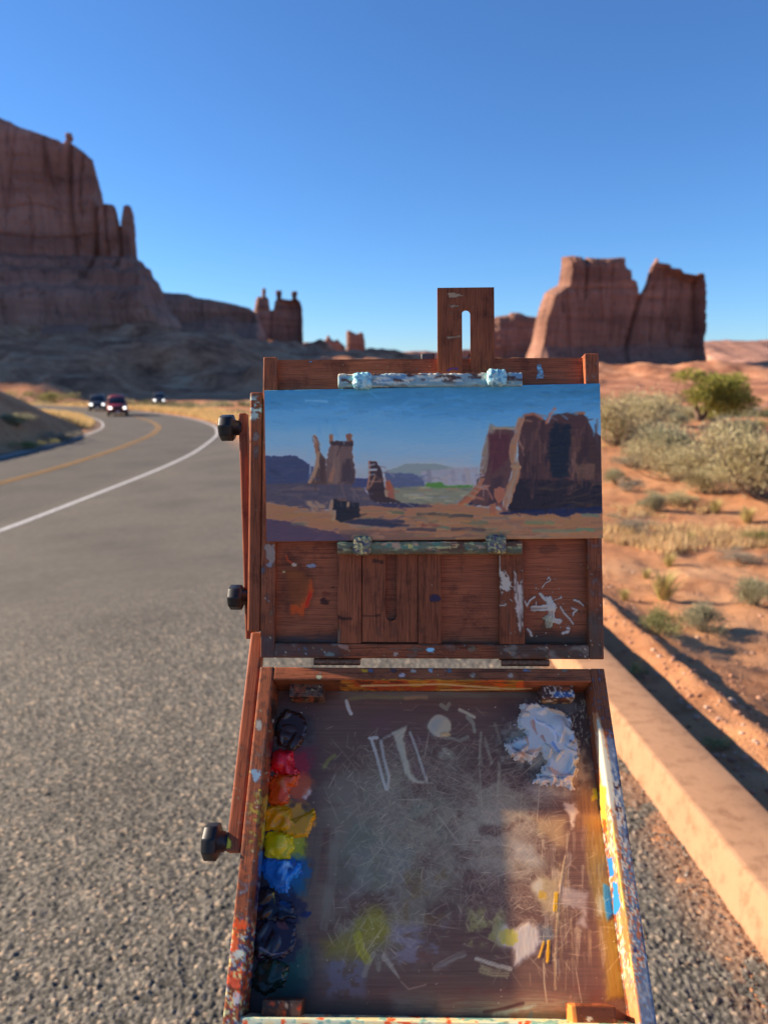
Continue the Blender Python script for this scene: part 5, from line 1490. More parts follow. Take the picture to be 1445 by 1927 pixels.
# ------------------------------------------------------------------ the painted panel
def painting():
    TL, TR, BR, BL_ = [LID.uv(x, y, .0055) for x, y in ((497.7, 734.8), (1128.7, 721.3), (1134.3, 1012.8), (501.5, 1019.3))]
    nx, ny = 500, 226
    U, V = np.meshgrid(np.linspace(0, 1, nx), np.linspace(0, 1, ny))
    q = lambda k: (TL[k] * (1 - U) * (1 - V) + TR[k] * U * (1 - V) + BR[k] * U * V + BL_[k] * (1 - U) * V)
    v = np.stack([q(0), q(1), np.full_like(U, .0055)], -1).reshape(-1, 3)
    c = Canvas(LID.w(v), c255(90, 130, 175))
    Z = zoomer(480, 700, 1445 / 670.0)
    u, w = U.ravel(), V.ravel()
    def ramp(stops, t):
        t = np.clip(t, 0, 1)
        p = [s_[0] for s_ in stops]
        return np.stack([np.interp(t, p, [s_[1][k] for s_ in stops]) for k in range(3)], -1)
    wb = w + (fbm2(u * 6, w * 14, 3, 3) - .5) * .12 - .05 * u
    c.c = ramp([(0, c255(46, 98, 142)), (.14, c255(64, 116, 164)), (.28, c255(96, 144, 186)), (.42, c255(134, 166, 200)), (.5, c255(164, 178, 202)), (.58, c255(180, 184, 200))], wb)
    P = lambda pts, col, **k: c.poly(Z(*pts), col, **{**dict(soft=1, rag=1.6, rs=5), **k})
    K = lambda pts, wd, col, **k: c.stroke(Z(*pts), wd, col, **{**dict(alpha=.9, bristle=.45), **k})
    g = np.random.default_rng(3)
    for k in range(420):      # sky brushwork
        x, y = g.uniform(40, 1405), g.uniform(50, 430)
        i = np.argmin((c.X - Z((x, y))[0][0]) ** 2 + (c.Y - Z((x, y))[0][1]) ** 2)
        K([(x, y), (x + g.uniform(40, 150), y - g.uniform(-6, 16))], g.uniform(1.2, 4), np.clip(c.c[i] * g.uniform(.93, 1.09), 0, 1), alpha=.5, bristle=.7, seed=k, h=.00012)
    K([(205, 116), (290, 118)], 1.6, c255(96, 146, 190), seed=1)
    K([(240, 175), (330, 150)], 1.4, c255(70, 124, 172), seed=2)
    # haloes left around the rocks
    for pts in ([(215, 240), (225, 300), (215, 360)], [(275, 250), (280, 330)], [(415, 250), (420, 360)], [(905, 210), (900, 330), (890, 380)], [(335, 250), (350, 262)]):
        K(pts, 5, c255(120, 162, 202), alpha=.28, bristle=.7, seed=5, h=.0002)
    # land beyond
    P([(30, 340), (160, 338), (185, 352), (238, 384), (235, 470), (30, 470)], c255(58, 62, 92), rag=2.5)
    P([(30, 455), (240, 450), (420, 450), (480, 520), (560, 560), (30, 560)], c255(72, 64, 78))
    P([(395, 428), (460, 430), (460, 470), (395, 470)], c255(60, 62, 98))
    P([(515, 408), (612, 370), (735, 370), (805, 385), (860, 415), (850, 445), (680, 445)], c255(106, 116, 124))
    P([(525, 410), (640, 412), (690, 440), (690, 475), (560, 475), (530, 440)], c255(72, 78, 108))
    P([(670, 405), (760, 395), (800, 390), (905, 382), (908, 460), (690, 462)], c255(124, 122, 138))
    for k, (x, cc) in enumerate([(705, c255(100, 98, 114)), (730, c255(136, 138, 152)), (770, c255(130, 122, 130)), (800, c255(112, 110, 126)), (830, c255(142, 146, 166)), (845, c255(106, 102, 118)), (862, c255(134, 128, 136)), (885, c255(138, 142, 164)), (898, c255(102, 98, 114))]):
        K([(x, 404 + 9 * (k % 3)), (x + 3, 446 - 5 * (k % 2))], 4.2, cc, alpha=.7, bristle=.6, seed=40 + k, h=.0002)
    P([(560, 470), (690, 462), (880, 462), (910, 500), (880, 560), (600, 560), (560, 520)], c255(104, 102, 90))
    P([(688, 452), (760, 448), (770, 462), (880, 458), (880, 468), (700, 470)], c255(70, 108, 52), rag=2.5)
    for k in range(26):
        x, y = g.uniform(590, 860), g.uniform(470, 540)
        K([(x, y), (x + g.uniform(25, 70), y + g.uniform(-3, 3))], g.uniform(1, 2.6), [c255(130, 130, 112), c255(92, 92, 86), c255(112, 112, 120), c255(120, 98, 78)][k % 4], alpha=.7, seed=60 + k)
    # foreground plain
    P([(30, 540), (300, 560), (430, 545), (820, 535), (1000, 560), (1420, 560), (1420, 700), (30, 700)], c255(132, 90, 68), rag=2.5)
    P([(560, 590), (1420, 570), (1420, 700), (560, 700)], c255(122, 84, 58), alpha=.6, soft=12)
    P([(40, 528), (200, 555), (330, 580), (420, 610), (560, 640), (300, 630), (40, 588)], c255(152, 106, 78), rag=2.5)
    P([(30, 592), (150, 612), (260, 640), (380, 662), (395, 700), (30, 700)], c255(74, 56, 74), rag=2.5)
    P([(330, 640), (560, 640), (980, 668), (1100, 700), (380, 700)], c255(98, 68, 62), rag=2.5, alpha=.7)
    P([(200, 525), (240, 520), (290, 548), (250, 558), (210, 540)], c255(120, 96, 84))
    for k in range(150):
        x, y = g.uniform(50, 1400), g.uniform(560, 685)
        if x < 380 and y > 610: continue
        cc = [c255(150, 104, 76), c255(112, 76, 62), c255(136, 98, 62), c255(104, 84, 78), c255(160, 116, 88), c255(92, 84, 66)][k % 6]
        K([(x, y), (x + g.uniform(40, 150), y + g.uniform(-6, 8))], g.uniform(.9, 3.2), cc, alpha=.65, seed=100 + k, h=.0002)
    for x, y, l, cc in [(540, 571, 60, c255(78, 84, 66)), (660, 578, 120, c255(72, 66, 58)), (790, 585, 90, c255(62, 58, 58)), (880, 608, 60, c255(84, 86, 72)), (735, 632, 50, c255(76, 92, 80)), (680, 622, 60, c255(110, 60, 52)), (1130, 645, 180, c255(96, 100, 78)), (1310, 640, 60, c255(84, 104, 82)), (1100, 612, 110, c255(94, 98, 70)), (150, 618, 60, c255(88, 84, 78)), (1330, 582, 60, c255(84, 96, 84)), (450, 605, 150, c255(52, 48, 70)), (620, 640, 110, c255(60, 50, 62)), (800, 640, 130, c255(70, 56, 58))]:
        K([(x, y), (x + l / 2, y - 2), (x + l, y + 2)], 3, cc, seed=x, h=.0002)
    # shadows on the plain
    P([(420, 596), (500, 598), (600, 622), (560, 632), (430, 620), (340, 612)], c255(50, 48, 68))
    P([(470, 532), (640, 532), (725, 546), (600, 552), (500, 545)], c255(54, 50, 76))
    P([(858, 532), (900, 522), (955, 530), (930, 543), (870, 542)], c255(46, 42, 66))
    # three-headed rock
    P([(304, 296), (322, 284), (345, 288), (372, 282), (396, 290), (398, 340), (406, 400), (404, 452), (276, 456), (286, 400), (292, 340)], c255(90, 70, 68), rag=3)
    P([(356, 372), (376, 350), (392, 356), (400, 380), (399, 450), (345, 448)], c255(66, 52, 58), rag=5, soft=3)
    P([(228, 258), (250, 262), (264, 292), (264, 322), (286, 352), (292, 458), (212, 456), (238, 404), (252, 372), (246, 330), (238, 292)], c255(78, 58, 54))
    K([(240, 262), (246, 290), (250, 325)], 3.4, c255(128, 84, 62), seed=6, h=.0003)
    K([(256, 330), (250, 375), (240, 410), (222, 446)], 3.4, c255(160, 124, 100), seed=7, h=.0004)
    K([(270, 360), (272, 440)], 4, c255(70, 50, 48), seed=8, h=.0003)
    P([(299, 258), (306, 250), (318, 254), (316, 274), (322, 292), (303, 294)], c255(116, 78, 60), h=.0003)
    P([(366, 254), (384, 249), (396, 256), (392, 270), (398, 282), (372, 282)], c255(108, 70, 56), h=.0003)
    P([(300, 286), (330, 278), (398, 282), (400, 300), (320, 302)], c255(62, 46, 48))
    K([(330, 310), (326, 440)], 7, c255(102, 80, 76), seed=9, h=.0002)
    K([(318, 395), (306, 440)], 4, c255(124, 84, 66), seed=10, h=.0002)
    for k in range(20):
        x = g.uniform(60, 440); y = g.uniform(468, 530)
        K([(x, y), (x + g.uniform(30, 110), y + g.uniform(-4, 6))], g.uniform(1.2, 3.5), [c255(82, 72, 82), c255(64, 58, 76), c255(96, 78, 76)][k % 3], alpha=.65, seed=300 + k)
    # pillar and its little neighbour
    P([(460, 362), (490, 362), (516, 400), (524, 462), (552, 505), (590, 530), (500, 532), (470, 520), (450, 472), (464, 440)], c255(60, 44, 46))
    K([(463, 365), (464, 420), (456, 465)], 1.8, c255(140, 92, 72), seed=11, h=.0003)
    K([(488, 420), (470, 460), (455, 475)], 2.2, c255(120, 86, 72), seed=12, h=.0003)
    P([(530, 445), (545, 435), (562, 470), (570, 520), (545, 510), (525, 485)], c255(120, 72, 60))
    P([(532, 445), (546, 438), (552, 480), (535, 482)], c255(172, 92, 66), h=.0003)
    P([(526, 480), (538, 480), (536, 505), (528, 500)], c255(226, 190, 166), h=.0005)
    # dark boulder
    P([(302, 528), (330, 514), (372, 520), (420, 532), (426, 588), (350, 612), (322, 596)], c255(42, 36, 42))
    K([(312, 525), (306, 560), (318, 585), (310, 600)], 3.2, c255(182, 140, 112), seed=13, h=.0005)
    K([(322, 565), (318, 602)], 2.6, c255(214, 178, 148), seed=14, h=.0005)
    K([(335, 518), (370, 522)], 1.6, c255(112, 76, 62), seed=15)
    K([(378, 530), (376, 552)], 2.6, c255(170, 134, 104), seed=16, h=.0004)
    # right buttes
    P([(952, 222), (1052, 222), (1068, 262), (1042, 400), (1002, 545), (925, 545), (872, 528), (905, 430), (922, 330)], c255(80, 54, 54))
    K([(960, 226), (938, 300), (922, 400)], 7, c255(112, 100, 94), seed=17, h=.0003)
    K([(968, 226), (1050, 228)], 3, c255(122, 114, 106), seed=18, h=.0003)
    P([(945, 250), (1035, 250), (1030, 350), (960, 420)], c255(78, 42, 46), soft=4)
    P([(960, 430), (1010, 420), (985, 545), (940, 545)], c255(66, 46, 50), soft=3)
    P([(1062, 215), (1078, 182), (1126, 164), (1162, 186), (1192, 208), (1206, 172), (1330, 164), (1352, 200), (1372, 242), (1415, 268), (1420, 556), (1030, 566), (1050, 470), (1070, 400)], c255(70, 46, 44), rag=2)
    P([(1196, 230), (1222, 206), (1280, 214), (1286, 300), (1276, 420), (1210, 432), (1188, 360)], c255(34, 34, 44), rag=6, soft=4)
    P([(1280, 262), (1400, 268), (1402, 440), (1280, 430)], c255(66, 44, 38))
    P([(1290, 370), (1380, 374), (1378, 435), (1288, 432)], c255(92, 66, 54), rag=2, streak=.4)
    P([(1070, 430), (1200, 440), (1400, 450), (1420, 556), (1020, 566)], c255(44, 32, 36), rag=3)
    K([(1092, 175), (1128, 168), (1165, 188)], 2.4, c255(128, 78, 62), seed=19, h=.0004)
    K([(1182, 205), (1200, 168), (1216, 150)], 3.2, c255(156, 92, 72), seed=20, h=.0004)
    K([(1300, 166), (1335, 166)], 2.4, c255(132, 84, 60), seed=21, h=.0004)
    for k in range(60):
        x, y = g.uniform(1085, 1400), g.uniform(190, 420)
        if 1195 < x < 1278: continue
        K([(x, y), (x - g.uniform(-6, 16), y + g.uniform(30, 110))], g.uniform(1, 3.6), [c255(86, 58, 54), c255(60, 38, 38), c255(96, 66, 58), c255(52, 36, 40)][k % 4], alpha=.6, bristle=.6, seed=400 + k, h=.00025)
    for k in range(30):
        x, y = g.uniform(1080, 1380), g.uniform(440, 545)
        K([(x, y), (x + g.uniform(20, 120), y + g.uniform(-25, 10))], g.uniform(1, 3), [c255(56, 42, 44), c255(36, 27, 32), c255(66, 52, 46)][k % 3], alpha=.6, bristle=.6, seed=500 + k, h=.0002)
    # lit column
    K([(1080, 190), (1066, 225), (1060, 265), (1048, 295)], 6.5, c255(150, 112, 92), seed=22, h=.0006)
    K([(1048, 300), (1046, 350), (1058, 380)], 6.5, c255(178, 130, 98), seed=23, h=.0006)
    K([(1060, 385), (1056, 430), (1036, 470), (1024, 520)], 8, c255(170, 118, 84), seed=24, h=.0007)
    K([(1042, 382), (1074, 386)], 2.4, c255(210, 174, 146), seed=25, h=.0006)
    K([(1018, 520), (1012, 560)], 4, c255(122, 84, 66), seed=26, h=.0004)
    # orange feet
    P([(820, 536), (868, 492), (918, 432), (930, 432), (902, 490), (866, 534)], c255(150, 96, 74), h=.0004)
    K([(838, 530), (878, 494), (900, 480)], 4.5, c255(196, 122, 92), seed=27, h=.0005)
    P([(968, 478), (990, 466), (1014, 474), (1010, 512), (990, 530), (974, 512)], c255(160, 98, 78), h=.0005)
    P([(950, 540), (975, 530), (978, 580), (952, 578)], c255(150, 92, 70), h=.0005)
    K([(985, 535), (1012, 560)], 4, c255(104, 62, 54), seed=28)
    # blue shadow at their foot
    P([(985, 572), (1060, 562), (1405, 546), (1420, 548), (1420, 572), (1300, 574), (1255, 590), (1200, 574), (1135, 584), (1080, 574), (1000, 580)], c255(34, 36, 70), rag=2)
    # a pass of loose strokes that pick up whatever is under them
    for k in range(900):
        i = g.integers(len(c.X))
        x, y = c.X[i], c.Y[i]
        vert = (y > 790) and (y < 950) and ((x > 900) or (580 < x < 670))
        a = (1.45 if vert else 0.0) + g.normal(0, .28)
        L = g.uniform(6, 26)
        c.stroke([(x, y), (x + L * math.cos(a), y + L * math.sin(a))], g.uniform(.8, 2.6), np.clip(c.c[i] * g.uniform(.88, 1.13), 0, 1), .55, .6, k, .00025)
    img = c.c.reshape(ny, nx, 3)                       # wet-in-wet: neighbouring strokes blend a little
    for _ in range(2):
        pd = np.pad(img, ((1, 1), (1, 1), (0, 0)), mode='edge')
        img = .4 * img + .6 * (pd[:-2, 1:-1] + pd[2:, 1:-1] + pd[1:-1, :-2] + pd[1:-1, 2:]) / 4
    c.c = img.reshape(-1, 3)
    z = v.copy()
    hh = np.minimum(c.h, .0011) + (fbm2(c.X / 14, c.Y / 1.3, 7, 2) - .5) * .00022
    z[:, 2] += hh
    n = nx * ny
    # rim and back so that the panel has its thickness
    idx = np.arange(n).reshape(ny, nx)
    ring = np.concatenate([idx[0, :], idx[1:, -1], idx[-1, -2::-1], idx[-2:0, 0]])
    back = v[ring].copy(); back[:, 2] = .0006
    m = len(ring)
    k = np.arange(m)
    side = np.stack([ring[k], ring[(k + 1) % m], n + (k + 1) % m, n + k], -1)
    corner = [0, nx - 1, nx - 1 + ny - 1, 2 * (nx - 1) + ny - 1]
    fb = np.array([[n + corner[0], n + corner[1], n + corner[2], n + corner[3]]])
    allv = np.concatenate([z, back])
    rg = c.rgba()
    rg[:, :3] = rg[:, :3] * np.array([1.40, 1.48, 1.46])
    rg[:, :3] *= np.clip((rg[:, :3].mean(1, keepdims=True) / .34), .05, 1.1) ** .32
    rg[:, :3] *= np.minimum(1, .86 / rg[:, :3].max(1, keepdims=True))
    rb = rg[ring] * .5 + np.array([.42, .36, .28, .5])
    o0 = np.array(BL_ + (0.0006,))
    me = mesh_np('painting', allv - o0, np.concatenate([grid_faces(ny, nx)[:, ::-1], side, fb]))
    paint_attr(me, np.vstack([rg, rb]))
    M = LID.M.copy()
    M.translation = Vector(LID.w(o0))
    o = link('painting', me, M_OIL)
    o.matrix_basis = M
    tag(o, 'small oil painting of desert buttes under a blue sky, clipped to the easel lid', 'painting')
painting()

# ------------------------------------------------------------------ plants
def leaf_mat(name, trans=.35, rough=.7):
    t = NT(name)
    at_ = t.n('ShaderNodeAttribute', attribute_name='paint')
    t.set(at_.outputs['Color'], rough, .2)
    tr = t.n('ShaderNodeBsdfTranslucent')
    t.l(at_.outputs['Color'], tr.inputs['Color'])
    mx = t.n('ShaderNodeMixShader')
    mx.inputs[0].default_value = trans
    t.l(t.b.outputs[0], mx.inputs[1])
    t.l(tr.outputs[0], mx.inputs[2])
    t.l(mx.outputs[0], t.t.nodes['Material Output'].inputs['Surface'])
    return t.m
M_LEAF = leaf_mat('leaves')
M_TWIG = simple('dry_twigs', (0.20, 0.145, 0.10), .9, 0, .2, .3, 8)
M_BARK = simple('juniper_bark', (0.17, 0.12, 0.085), .9, 0, .2, .35, 6)

def leaf_quads(P, N, L, Wd, g, cols):
    """kite-shaped leaves at P pointing along N"""
    n = len(P)
    r = g.normal(size=(n, 3))
    s_ = np.cross(N, r); s_ /= np.maximum(np.linalg.norm(s_, axis=1, keepdims=True), 1e-9)
    L = np.broadcast_to(L, n)[:, None]; Wd = np.broadcast_to(Wd, n)[:, None]
    v = np.stack([P, P + N * L * .5 + s_ * Wd, P + N * L, P + N * L * .5 - s_ * Wd], 1).reshape(-1, 3)
    f = np.arange(4 * n).reshape(n, 4)
    ci = g.integers(len(cols), size=n)
    col = np.array(cols)[ci] * g.uniform(.75, 1.25, (n, 1))
    return v, f, np.repeat(col, 4, 0)

def shrub_parts(seed, n_stem, n_leaf, rx, h, leaf, cols, hollow=.3, flat=1.0, lumps=12):
    """unit shrub standing at the origin: (foliage mesh, stems mesh)"""
    g = np.random.default_rng(seed)
    lump = np.stack([g.normal(0, .5, lumps) * rx, g.normal(0, .5, lumps) * rx, g.uniform(.12, .62, lumps) * h], -1)
    lr = g.uniform(.34, .6, lumps) * rx
    k = g.integers(lumps, size=n_leaf)
    d = g.normal(size=(n_leaf, 3)); d /= np.linalg.norm(d, axis=1, keepdims=True)
    d[:, 2] = np.where(d[:, 2] < -.35, -d[:, 2], d[:, 2])
    rad_ = lr[k] * (hollow + (1 - hollow) * g.random(n_leaf) ** .6) * (1 + .25 * g.normal(size=n_leaf))
    P = lump[k] + d * rad_[:, None] * np.array([1, 1, .8 * flat])
    P[:, 2] = np.maximum(P[:, 2], .02 * h)
    N = d + np.array([0, 0, .7]) + g.normal(0, .5, (n_leaf, 3)); N /= np.linalg.norm(N, axis=1, keepdims=True)
    v, f, c = leaf_quads(P, N, leaf * g.uniform(.6, 1.4, n_leaf), leaf * .3, g, cols)
    fm = mesh_np('foliage', v, f, False); paint_attr(fm, np.c_[c, np.ones(len(c))])
    parts = []
    for q in range(n_stem):
        e = (lump[q % lumps] + g.normal(0, .45, 3) * lr[q % lumps]) * (1.28 if q % 2 else 1.0)
        b = np.array([g.normal(0, .05) * rx, g.normal(0, .05) * rx, -.03])
        m = (b + e) / 2 + g.normal(0, .08, 3) * rx
        parts.append(tube([b, m, e], [.018 * h, .011 * h, .004 * h], 4))
    sm = mesh_np('stems', *merge(parts))
    return fm, sm

SAGE = [(.36, .33, .20), (.30, .29, .17), (.42, .37, .22), (.26, .25, .15)]
PALE = [(.48, .41, .22), (.42, .36, .19), (.52, .45, .26), (.35, .31, .17)]
OLIVE = [(.26, .25, .09), (.32, .30, .11), (.20, .20, .08), (.38, .33, .14)]
GREY = [(.30, .27, .20), (.36, .31, .23), (.25, .22, .16)]
BRIGHT = [(.30, .30, .06), (.36, .35, .08), (.24, .25, .05), (.42, .38, .10)]
KIND = {
    'sage': shrub_parts(1, 26, 5200, .5, .62, .034, SAGE),
    'pale': shrub_parts(2, 26, 5200, .5, .66, .034, PALE, lumps=14),
    'olive': shrub_parts(3, 22, 3600, .5, .62, .040, OLIVE),
    'grey': shrub_parts(4, 34, 2600, .5, .58, .036, GREY, .2),
    'sprig': shrub_parts(5, 12, 700, .5, .55, .075, [(.34, .34, .14), (.40, .38, .18), (.28, .30, .12)], .1, lumps=8),
}
_used = set()
def shrub(kind, px, py, wpx, label, cat='shrub', hk=1.0, rz=None, group='desert shrubs', P=None):
    b = drop(px, py) if P is None else np.array(P, float)
    D = math.hypot(b[0], b[1])
    s_ = wpx * D / F if P is None else wpx
    o = empty('desert_shrub', tuple(b + np.array([0, 0, -.02])), rng.uniform(0, 6.28) if rz is None else rz)
    o.scale = (s_, s_, s_ * hk)
    tag(o, label, cat, group)
    fm, sm = KIND[kind]
    for nm, me, m in (('foliage', fm, M_LEAF), ('stems', sm, M_TWIG)):
        c = bpy.data.objects.new(nm, me)
        COL.objects.link(c)
        c.parent = o
        if not me.materials: me.materials.append(m)
    return o
shrub('pale', 1165, 838, 130, 'big pale shrub just right of the painting, its left part hidden by it', hk=1.25)
shrub('sage', 1262, 884, 165, 'broad grey-green shrub with a dark shadow under it, right of the painting', hk=.85)
shrub('pale', 1215, 800, 90, 'pale shrub between the painting and the half-bare juniper', hk=1.1)
shrub('pale', 1428, 935, 170, 'tall pale shrub cut by the right picture edge', hk=1.3)
shrub('sage', 1385, 850, 100, 'grey-green shrub behind the tall pale one at the right', hk=1.0)
shrub('sage', 1225, 962, 58, 'small grey shrub on bare sand below the broad grey-green one')
shrub('grey', 1180, 925, 46, 'tiny dry shrub beside the lower half of the painting')
shrub('grey', 1188, 1000, 70, 'dry grey shrub beside the bottom corner of the painting', hk=.8)
shrub('olive', 1438, 1022, 46, 'small green shrub on the sand at the right edge')
shrub('olive', 1428, 806, 26, 'tiny green bush far out on the plain at the right')
shrub('sage', 1325, 1190, 92, 'low grey-green shrub on the shaded edge of the bank')
shrub('sage', 1425, 1140, 90, 'rounded grey-green shrub at the right edge above the shaded bank')
shrub('olive', 1242, 1192, 78, 'dense olive shrub lit on the bank right of the lid', hk=1.1)
shrub('sprig', 1195, 1270, 46, 'small sprouting shrub close behind the kerb near the lid hinge', hk=1.2)
shrub('sprig', 1365, 1405, 70, 'low green sprigs in the kerb shadow at the right', hk=.55)
shrub('sprig', 1282, 1372, 22, 'tiny sprig right behind the kerb')
shrub('grey', 1395, 1060, 70, 'dry tangled shrub on lit sand near the right edge', hk=.7)
shrub('olive', 88, 762, 58, 'yellow-green bush on top of the roadside bank at the left', hk=.75)
shrub('sage', 30, 800, 60, 'dark shrub low on the shaded roadside bank', hk=.6)
shrub('grey', 118, 830, 55, 'dry shrub at the foot of the shaded roadside bank', hk=.6)
shrub('olive', 60, 845, 40, 'small shrub in the bank shadow beside the road edge', hk=.7)

g_ = np.random.default_rng(77)
for k in range(36):
    r__ = 17 + 55 * g_.random() ** 1.1
    a__ = g_.uniform(.315, .485)
    x__, y__ = r__ * math.sin(a__), r__ * math.cos(a__)
    shrub(['pale', 'sage', 'grey', 'pale'][k % 4], 0, 0, g_.uniform(.7, 2.0), ['pale straw-coloured shrub, one of many on the plain behind the nearer shrubs', 'grey-green shrub, one of many on the plain behind the nearer shrubs', 'dry grey shrub, one of many on the plain behind the nearer shrubs', 'pale straw-coloured shrub, one of many on the plain behind the nearer shrubs'][k % 4], hk=g_.uniform(.7, 1.0), P=(x__, y__, float(desert(np.array([x__]), np.array([y__]))[0])), group='shrubs dotting the plain at the right')
# half-bare juniper
def juniper():
    b = drop(1315, 792)
    s_ = 128 * math.hypot(b[0], b[1]) / F       # its width in metres
    g = np.random.default_rng(8)
    o = empty('juniper_tree', tuple(b))
    o.scale = (1.12, 1.0, .78)
    tag(o, 'bushy yellow-green juniper with bare branches on its left side', 'tree')
    trunk, limbs = [], []
    tips = []
    for k in range(3):
        e = np.array([g.uniform(-.15, .2), g.uniform(-.1, .1), g.uniform(.28, .4)]) * s_
        m = e * .5 + g.normal(0, .03, 3) * s_
        trunk.append(tube([(0, 0, -.05), m, e], [.035 * s_, .028 * s_, .018 * s_], 7))
        for q in range(9):
            bare = q > 5
            dx = g.uniform(-.55, -.2) if bare else g.uniform(-.15, .5)
            t_ = np.array([dx, g.uniform(-.3, .3), g.uniform(.3, .62) if bare else g.uniform(.3, .72)]) * s_
            mm = (e + t_) / 2 + g.normal(0, .04, 3) * s_
            limbs.append(tube([e, mm, t_], [.012 * s_, .008 * s_, .003 * s_], 5))
            if bare:
                for r in range(5):
                    a = e + (t_ - e) * g.uniform(.3, 1)
                    limbs.append(tube([a, a + g.normal(0, .07, 3) * s_ + np.array([-.02, 0, .05]) * s_, a + g.normal(0, .1, 3) * s_ + np.array([-.05, 0, .10]) * s_], [.004 * s_, .003 * s_, .0015 * s_], 3))
            else: tips.append(t_)
    c1 = bpy.data.objects.new('trunk', mesh_np('trunk', *merge(trunk))); c2 = bpy.data.objects.new('branches', mesh_np('branches', *merge(limbs)))
    tips += [np.array(p) * s_ for p in [(.05, 0, .72), (-.22, 0, .74), (-.10, .1, .78), (.32, 0, .62), (.45, .05, .5), (.2, -.15, .5), (.38, -.1, .34), (.15, .1, .4), (.3, -.15, .22), (.42, 0, .18), (.1, -.2, .25), (.5, .1, .36), (.2, .15, .15)]]
    tips = np.array(tips)
    n = 9000
    k = g.integers(len(tips), size=n)
    d = g.normal(size=(n, 3)); d /= np.linalg.norm(d, axis=1, keepdims=True)
    P = tips[k] + d * (.13 * s_ * g.random(n) ** .45)[:, None] * np.array([1.15, 1.1, .8])
    N = d + np.array([0, 0, .6]) + g.normal(0, .4, (n, 3)); N /= np.linalg.norm(N, axis=1, keepdims=True)
    v, f, c = leaf_quads(P, N, .035 * s_ * g.uniform(.6, 1.4, n), .011 * s_, g, BRIGHT)
    me = mesh_np('crown', v, f, False); paint_attr(me, np.c_[c, np.ones(len(c))])
    c3 = bpy.data.objects.new('crown', me)
    for c_, m in ((c1, M_BARK), (c2, M_BARK), (c3, M_LEAF)):
        COL.objects.link(c_); c_.parent = o; c_.data.materials.append(m)
juniper()

# yellow bunch grass, each tuft a thing
def tuft_mesh(seed, n=260, cols=((.55, .43, .17), (.62, .50, .22), (.46, .37, .15), (.50, .44, .16))):
    g = np.random.default_rng(seed)
    a = g.uniform(0, 6.283, n); tilt = np.abs(g.normal(0, .38, n))
    dr = np.stack([np.cos(a) * np.sin(tilt), np.sin(a) * np.sin(tilt), np.cos(tilt)], -1)
    L = g.uniform(.5, 1.0, n)[:, None]
    b = np.stack([np.cos(a), np.sin(a), a * 0], -1) * g.uniform(0, .12, (n, 1))
    sd = np.stack([-np.sin(a), np.cos(a), a * 0], -1) * .011
    mid, tip = b + dr * L * .55, b + dr * L + np.stack([np.cos(a), np.sin(a), -np.ones(n)], -1) * .12 * L
    v = np.stack([b - sd, b + sd, mid + sd * .8, mid - sd * .8, tip], 1).reshape(-1, 3)
    i = np.arange(n) * 5
    f = [np.stack([i, i + 1, i + 2, i + 3], -1), np.stack([i + 3, i + 2, i + 4], -1)]
    me = mesh_np('grass_tuft', v, f, False)
    col = np.array(cols)[g.integers(len(cols), size=n)] * g.uniform(.8, 1.2, (n, 1))
    paint_attr(me, np.c_[np.repeat(col, 5, 0), np.ones(5 * n)])
    me.materials.append(M_LEAF)
    return me
TUFTS = [tuft_mesh(1), tuft_mesh(2)]
for k, (px, py, hpx, lab) in enumerate([(1248, 1128, 72, 'large yellow grass tuft on the bank right of the lid'), (1258, 1066, 34, 'small bright yellow grass tuft above the large one'), (1175, 1130, 30, 'short dry grass tuft close to the right side of the lid'), (1405, 985, 40, 'yellow grass tuft below the tall pale shrub at the right'), (1215, 1090, 26, 'thin dry grass tuft between the lid and the large yellow tuft'), (1345, 965, 34, 'dry grass tuft on the bare sand in the middle right'), (1300, 1020, 26, 'faint dry grass tuft on open sand left of the small green shrub')]):
    b = drop(px, py)
    s_ = hpx * math.hypot(b[0], b[1]) / F
    o = bpy.data.objects.new('grass_tuft', TUFTS[k % 2]); COL.objects.link(o)
    o.location = b; o.scale = (s_ * 1.1, s_ * 1.1, s_); o.rotation_euler = (0, 0, rng.uniform(0, 6))
    tag(o, lab, 'grass', 'yellow grass tufts')

# ------------------------------------------------------------------ uncountable ground cover
def scatter(name, label, cat, tv, tfs, tcol, pos, scale, mat, zoff=0.0, tint=None, smooth=False, tilt=0.0):
    n, m = len(pos), len(tv)
    a = rng.uniform(0, 6.283, n)
    ca, sa = np.cos(a), np.sin(a)
    sc = np.asarray(scale).reshape(n, -1) * np.ones((n, 3))
    V = tv[None] * sc[:, None, :]
    X = V[..., 0] * ca[:, None] - V[..., 1] * sa[:, None]
    Y = V[..., 0] * sa[:, None] + V[..., 1] * ca[:, None]
    V = np.stack([X, Y, V[..., 2]], -1) + pos[:, None, :]
    V[..., 2] += zoff
    fs = [(f[None] + (np.arange(n) * m)[:, None, None]).reshape(-1, f.shape[1]) for f in tfs]
    me = mesh_np(name, V.reshape(-1, 3), fs, smooth)
    if tcol is not None:
        C = np.broadcast_to(tcol[None], (n, m, 3)) * (rng.uniform(.7, 1.25, (n, 1, 1)) if tint is None else tint[:, None, :])
        paint_attr(me, np.c_[C.reshape(-1, 3), np.ones(n * m)])
    o = link(name, me, mat)
    return tag(o, label, cat, None, 'stuff')

def pebble(seed):
    import bmesh
    bm = bmesh.new()
    bmesh.ops.create_icosphere(bm, subdivisions=1, radius=1.0)
    v = np.array([w.co[:] for w in bm.verts]); f = np.array([[w.index for w in q.verts] for q in bm.faces])
    bm.free()
    g = np.random.default_rng(seed)
    return v * (1 + g.uniform(-.28, .28, (len(v), 1))) * np.array([1, .8, .55]), f
def land(x, y):
    x, y = np.asarray(x, float), np.asarray(y, float)
    return np.where(asphalt_in(x, y) > 0, plane(x, y), desert(x, y))
M_STONE = attr_mat('loose_stones', .9, .15)
pv, pf = pebble(3)
